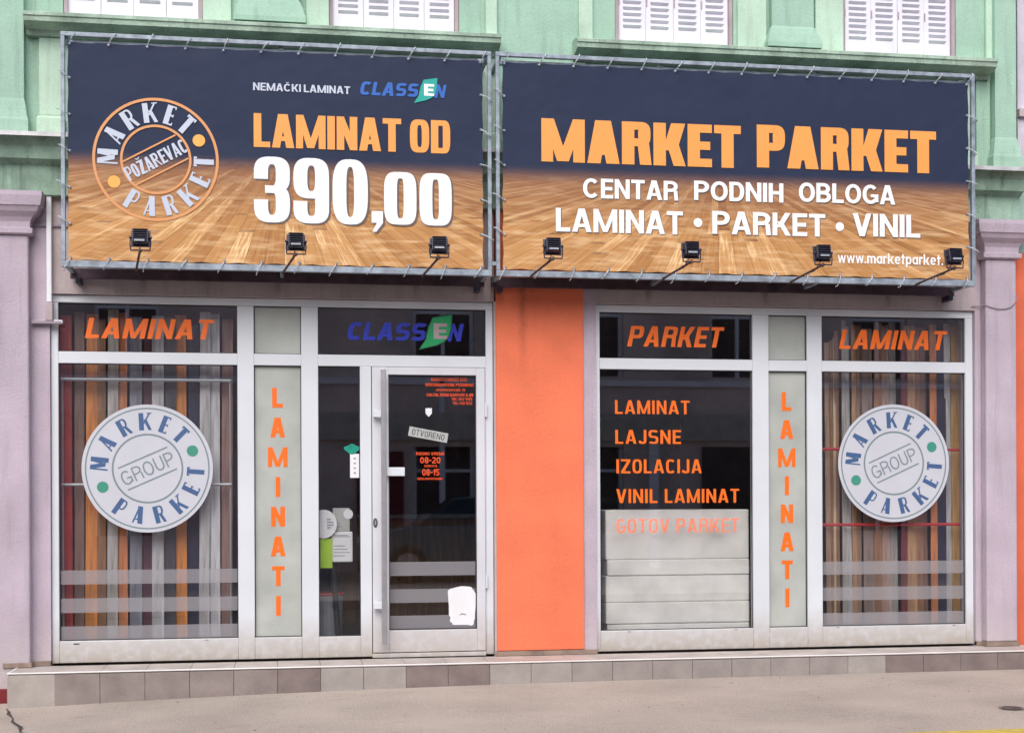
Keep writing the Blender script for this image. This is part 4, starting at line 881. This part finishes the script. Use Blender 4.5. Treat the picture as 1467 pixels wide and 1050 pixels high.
def price(m, part):
    for dx, dz, y, mi in ((.014, -.010, PY+.002, 1), (0, 0, PY, 0)):
        if part == 0: text(m, '390', DIGIT, -.234+dx, .574+dx, 3.503+dz, 3.972+dz, y-(.001 if mi == 0 else 0), mi, gap=.04)
        if part == 1: text(m, ',', Style(.41, .17), .600+dx, .682+dx, 3.521+dz, 4.02+dz, y-.001, mi)
        if part == 2: text(m, '00', Style(.44, .175, .12, 4), .690+dx, 1.182+dx, 3.512+dz, 3.893+dz, y-.001, mi, gap=.04)
for q_ in range(3): W_(lambda m: price(m, q_), [P_WHITE, P_SHADE], sgL)
W_(lambda m: text(m, 'NEMAČKI LAMINAT', HELV, -.237, .450, 4.441, 4.496, PY, gap=.09, space=.25), P_PALE, sgL)
W_(lambda m: classen(m, .516, 1.127, 4.440, 4.537, PY, 0, 1, 2), [P_SIGNBLUE, P_SIGNTEAL, P_WHITE], sgL)
def logo(m):
    cx, cz, RR = -.912, 3.924, .434
    ring(m, cx, cz, RR, RR*.955, PY, 0); ring(m, cx, cz, RR*.565, RR*.525, PY, 0)
    ring_text(m, 'MARKET', DECO, cx, cz, RR*.60, RR*.32, (178, 150, 123, 97, 73, 50), PY-.001, 1, True, 1.15)
    ring_text(m, 'PARKET', DECO, cx, cz, RR*.60, RR*.32, (240, 263, 287, 312, 336, 359), PY-.001, 1, False, 1.15)
    for a in (26, 210): dsc(m, cx+RR*.76*math.cos(R(a)), cz+RR*.76*math.sin(R(a)), RR*.10, PY-.001, 2, 24)
    f = rot2(cx-.005, cz-.005, R(29)); polys, W = layout('POŽAREVAC', Style(.5, .2, .13, 2.5, .13), .06); s = .465/W
    put(m, polys, lambda a, b: f(a*s-W*s/2+.005, (b-.5)*.100), PY-.001, 1)
    for q in (-.092, .092):
        P = [(-.21, q-.006), (.21, q-.006), (.21, q+.006), (-.21, q+.006)]; m.poly([(f(*p)[0], PY-.001, f(*p)[1]) for p in P], 0)
W_(logo, [P_RINGORANGE, P_PALE, P_DOTORANGE], sgL, 'logo')
W_(lambda m: text(m, 'MARKET', HEAVY, 1.847, 3.373, 4.006, 4.324, PY, gap=.05), P_SIGNORANGE, sgR)
W_(lambda m: text(m, 'PARKET', HEAVY, 3.498, 4.937, 4.018, 4.340, PY, gap=.05), P_SIGNORANGE, sgR)
for wd_, x0, x1, z0, z1 in (('CENTAR', 2.158, 2.883, 3.748, 3.893), ('PODNIH', 3.007, 3.706, 3.757, 3.902), ('OBLOGA', 3.828, 4.602, 3.768, 3.915), ('LAMINAT', 1.953, 2.920, 3.495, 3.668), ('PARKET', 3.147, 4.038, 3.508, 3.680), ('VINIL', 4.257, 4.805, 3.520, 3.694)):
    W_(lambda m: (text(m, wd_, HELV, x0+.006, x1+.006, z0-.005, z1-.005, PY+.001, 1, gap=.075), text(m, wd_, HELV, x0, x1, z0, z1, PY-.001, 0, gap=.075)), [P_WHITE, P_SHADE], sgR)
for x in (3.036, 4.153): W_(lambda m: dsc(m, x, 3.588, .034, PY-.001, 0, 20), P_WHITE, sgR, 'bullet')
W_(lambda m: text(m, 'www.marketparket.', Style(.66, .17, .15, 2.2), 4.137, 4.990, 3.313, 3.395, PY, gap=.09), P_WHITE, sgR)

# ------------------------------------------------------------------ floodlights on arms under the signs
def flood():
    t = thing('floodlight', (0, -.42, 3.17), '', 'floodlight', 'black floodlights on arms below the two banners')
    m_ = MB(); mx = Matrix.Translation((.078, -.90, 3.285)) @ Matrix.Rotation(R(-12), 4, 'X')
    m_.box(-.052, .052, -.030, .018, -.046, .050, mx); m_.box(-.063, .063, .018, .034, -.056, .058, mx)
    for k in range(6): m_.box(-.046, .046, -.044, -.030, -.038+k*.016, -.034+k*.016, mx)
    m_.build('housing', M_BLACK, t, bevel=.003)
    m_ = MB(); m_.box(-.052, .052, .034, .037, -.046, .047, mx); m_.build('lens', M_LENS, t)
    m_ = MB(); m_.box(-.036, .030, -.047, -.044, -.043, -.030, mx); m_.build('rating_plate', M_GREYOBJ, t)
    m_ = MB(); c = Vector((.078, -.90, 3.285))
    for s_ in (-1, 1): m_.tube([c+Vector((s_*.066, .0, -.005)), c+Vector((s_*.068, -.005, -.045)), c+Vector((s_*.062, -.01, -.088))], .0045, 6)
    m_.tube([c+Vector((-.063, -.01, -.088)), c+Vector((.063, -.01, -.088))], .005, 6)
    for s_ in (-1, 1): m_.tube([c+Vector((s_*.050, 0, 0)), c+Vector((s_*.074, 0, 0))], .009, 8)
    m_.build('bracket', M_BLACK, t)
    m_ = MB(); m_.tube([(0.0, -.405, 3.145), (.004, -.45, 3.150), (.075, -.90, 3.196)], .0085, 8); m_.tube([(.066, -.905, 3.19), (.084, -.905, 3.202)], .013, 8); m_.build('arm', M_ARM, t)
    m_ = MB(); m_.tube([(.078, -.885, 3.24), (.05, -.80, 3.17), (.03, -.62, 3.165), (.004, -.44, 3.14), (0, -.1, 3.12)], .0032, 5); m_.build('cord', M_GASKET, t)
    return t
f0 = flood()
FL = [(-1.050, 'floodlight below the round logo, leftmost on the left banner'), (-.033, 'floodlight below the 9 of the price, middle one on the left banner'), (.968, 'floodlight below the last zeros of the price, rightmost on the left banner'),
      (1.762, 'floodlight over the orange pier, leftmost on the right banner'), (2.757, 'floodlight below the word LAMINAT and its bullet, second on the right banner'), (3.758, 'floodlight just left of the web address, third on the right banner'), (4.762, 'floodlight covering the end of the web address, rightmost on the right banner')]
for i, (x, lab) in enumerate(FL):
    o = f0 if i == 0 else copy_tree(f0); o.location.x = x; o['label'] = lab; o.location.z = 3.17+(.012 if i > 2 else 0)
    o.rotation_euler.z = R((0, 1.5, -1, 0, 1, -1, .5)[i])

# dark streaks, fading downwards, on the lintel and the pier under the lamp arms
def streak_mat():
    m = bpy.data.materials.new('dark_streak'); m.use_nodes = True; t = m.node_tree; N = t.nodes; L = t.links; N.clear()
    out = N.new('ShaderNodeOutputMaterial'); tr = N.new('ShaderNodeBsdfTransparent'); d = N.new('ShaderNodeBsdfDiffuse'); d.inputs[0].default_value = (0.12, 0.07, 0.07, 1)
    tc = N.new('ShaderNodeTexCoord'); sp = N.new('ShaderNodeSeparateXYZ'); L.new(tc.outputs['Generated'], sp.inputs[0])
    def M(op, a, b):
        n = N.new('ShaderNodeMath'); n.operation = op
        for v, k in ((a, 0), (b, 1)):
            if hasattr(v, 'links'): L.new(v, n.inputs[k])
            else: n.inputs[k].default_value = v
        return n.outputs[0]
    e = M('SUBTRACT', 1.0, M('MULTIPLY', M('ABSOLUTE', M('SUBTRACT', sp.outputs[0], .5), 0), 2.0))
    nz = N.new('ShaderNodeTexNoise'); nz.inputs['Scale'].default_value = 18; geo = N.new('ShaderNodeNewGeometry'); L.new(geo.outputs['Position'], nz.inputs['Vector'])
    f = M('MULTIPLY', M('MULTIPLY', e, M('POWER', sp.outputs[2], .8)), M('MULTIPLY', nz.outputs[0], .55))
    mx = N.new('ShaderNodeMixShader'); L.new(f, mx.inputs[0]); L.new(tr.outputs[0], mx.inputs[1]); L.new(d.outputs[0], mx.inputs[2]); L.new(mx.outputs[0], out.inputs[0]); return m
M_RUN = streak_mat()
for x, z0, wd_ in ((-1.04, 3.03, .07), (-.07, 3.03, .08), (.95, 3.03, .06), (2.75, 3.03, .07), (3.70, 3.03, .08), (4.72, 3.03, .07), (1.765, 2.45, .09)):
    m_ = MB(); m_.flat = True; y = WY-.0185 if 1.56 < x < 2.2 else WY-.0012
    m_.poly([(x-wd_/2, y-.0006*(z0 < 2), z0), (x+wd_/2, y-.0006*(z0 < 2), z0), (x+wd_/2, y-.0006*(z0 < 2), 3.14), (x-wd_/2, y-.0006*(z0 < 2), 3.14)]); m_.build('wall_streak', M_RUN, bld)

# ------------------------------------------------------------------ neighbours
nb = thing('neighbour_house', (8, 2, .2), 'edge of the orange neighbouring house at the right border of the photo', 'building')
m_ = MB(); m_.box(5.805, 11, -.02, 5, .1, 3.50); m_.build('wall', mat('neighbour_orange', (0.72, 0.15, 0.07, 1), .8, .08, 3, .3, 60), nb)
m_ = MB(); m_.box(5.805, 11, -.022, 5, 3.502, 4.10); m_.build('wall', mat('neighbour_mint', (0.38, 0.55, 0.47, 1), .8, .1, 3, .3, 60), nb)
m_ = MB(); m_.box(5.845, 11, -.01, 5, 4.102, 8); m_.build('upper_wall', mat('neighbour_pale', (0.62, 0.58, 0.66, 1), .8, .1, 3, .3, 60, streak=.3), nb)
m_ = MB(); m_.box(5.84, 11, -.05, 5, 4.60, 4.66); m_.build('string_course', M_GREYWALL, nb)
nb = thing('neighbour_wall', (-4, 1, .1), 'low red plinth and pale wall at the left border beside the step', 'wall')
m_ = MB(); m_.box(-9, -2.075, -.015, 4, .10, 7.5); m_.build('wall', M_LILAC, nb)
m_ = MB(); m_.box(-9, -2.072, -.06, -.016, -.1, .22); m_.box(-2.072, -1.93, -.155, -.121, -.05, .19); m_.build('plinth', M_RED, nb, bevel=.004)
# house across the street: only the panes reflect it
ob = thing('opposite_house', (1, -18, 0), 'brown two-storey house across the street, seen only as a reflection in the panes', 'building')
m_ = MB(); M_OPP = mat('opposite_render', (0.66, 0.52, 0.50, 1), .9, .15, 1, .2, 20); wx = [-9, -6, -3, 0, 3, 6, 9, 12, 15, 18]
holes = [(x-.6, x+.6) for x in wx]
ed = [-18]+[v for a in holes for v in a]+[24]
for z0, z1, op in ((-.3, .9, 0), (.9, 2.6, 1), (2.6, 4.0, 0), (4.0, 5.7, 1), (5.7, 7.0, 0)):
    if not op: m_.box(-18, 24, -18.5, -16.5, z0, z1)
    else:
        for k in range(0, len(ed), 2): m_.box(ed[k], ed[k+1], -18.5, -16.5, z0, z1)
m_.build('wall', M_OPP, ob)
for a, b in holes:
    for z0, z1 in ((.9, 2.6), (4.0, 5.7)):
        m_ = MB(); m_.box(a, b, -16.75, -16.7, z0, z1); wdw = m_.build('window', M_INTD, ob)
        m_ = MB()
        for q in ((a, a+.07), (b-.07, b), ((a+b)/2-.035, (a+b)/2+.035)): m_.box(q[0], q[1], -16.7, -16.64, z0, z1)
        m_.box(a+.07, b-.07, -16.699, -16.65, z1-.5, z1-.44); m_.build('window_frame', M_SHUTTER, wdw)
m_ = MB(); m_.poly([(-18.4, -16.1, 6.95), (24.4, -16.1, 6.95), (24.4, -20, 9.2), (-18.4, -20, 9.2)]); m_.build('roof', MATS['roof_tile'], ob)

# ground-floor shop of that house: pale pillars, fascia band, doorway
for x0, x1, z0, z1, mm, nm in ((-18, 24, 2.72, 3.25, M_TREAD, 'fascia'), (-18, 24, 3.80, 3.92, M_SHUTTER, 'string_course'), (5.3, 5.7, -.2, 2.7, M_SHUTTER, 'pillar'), (7.1, 7.3, -.2, 2.7, M_SHUTTER, 'pillar'), (8.2, 9.2, -.2, 2.6, M_INTD, 'shop_door'), (1.3, 2.2, -.2, 2.5, M_RED, 'shop_door'), (2.9, 3.0, -.2, 3.9, M_SHUTTER, 'downpipe')):
    m_ = MB(); m_.box(x0, x1, -16.5+.02, -16.44+(.05 if nm == 'fascia' else 0), z0, z1); m_.build(nm, mm, ob)
# car parked across the street, behind where the photographer stands
M_CARP = mat('teal_car_paint', (0.05, 0.15, 0.20, 1), .25, .03); M_CARG = mat('car_glass_dark', (0.02, 0.03, 0.035, 1), .08, .02); M_TYRE = mat('tyre_rubber', (0.02, 0.02, 0.02, 1), .85, .1)
car = thing('parked_car', (3.2, -13.4, gz(3.2)-.02), 'teal hatchback parked across the street, seen only as a reflection in the door glass', 'car')
m_ = MB(); G0 = gz(3.2)-.02
body = [(-2.0, .32), (-2.02, .62), (-1.85, .86), (-1.1, .95), (1.25, .98), (1.9, .92), (2.0, .6), (1.98, .32)]
cab = [(-1.1, .95), (-.45, 1.40), (.2, 1.46), (1.0, 1.42), (1.62, .97)]
for prof, w0, w1, mi in ((body, .82, .80, 0),):
    m_.profx(0, 1, [(0, 0), (0, 1), (1, 1)]) if False else None
    i = len(m_.v); n = len(prof)
    m_.v += [(3.2+x, -13.4-w0, G0+z) for x, z in prof]+[(3.2+x, -13.4+w0, G0+z) for x, z in prof]
    for k in range(n): m_.f.append((i+k, i+(k+1) % n, i+n+(k+1) % n, i+n+k)); m_.m.append(0)
    m_.f.append(tuple(range(i, i+n))); m_.m.append(0); m_.f.append(tuple(range(i+2*n-1, i+n-1, -1))); m_.m.append(0)
m_.build('body', M_CARP, car, bevel=.05)
m_ = MB(); i = 0; n = len(cab)
m_.v += [(3.2+x, -13.4-(.76 if z < 1 else .60), G0+z) for x, z in cab]+[(3.2+x, -13.4+(.76 if z < 1 else .60), G0+z) for x, z in cab]
for k in range(n): m_.f.append((k, (k+1) % n, n+(k+1) % n, n+k)); m_.m.append(1 if k in (1, 2) else 0)
m_.f.append(tuple(range(n))); m_.m.append(0); m_.f.append(tuple(range(2*n-1, n-1, -1))); m_.m.append(0)
m_.build('cabin', [M_CARG, M_CARP], car, bevel=.03)
for x in (-1.25, 1.25):
    for sy in (-1, 1):
        wm = MB(); wm.tube([(3.2+x, -13.4+sy*.66, G0+.31), (3.2+x, -13.4+sy*.84, G0+.31)], .31, 24); wl = wm.build('wheel', M_TYRE, car)
        wm = MB(); wm.tube([(3.2+x, -13.4+sy*.842, G0+.31), (3.2+x, -13.4+sy*.85, G0+.31)], .20, 18); wm.build('rim', M_BRUSHED, wl)
for sy in (-.55, .55): m_ = MB(); m_.box(3.2-2.03, 3.2-1.98, -13.4+sy-.14, -13.4+sy+.14, G0+.62, G0+.75); m_.build('headlight', M_LENS, car, bevel=.01)
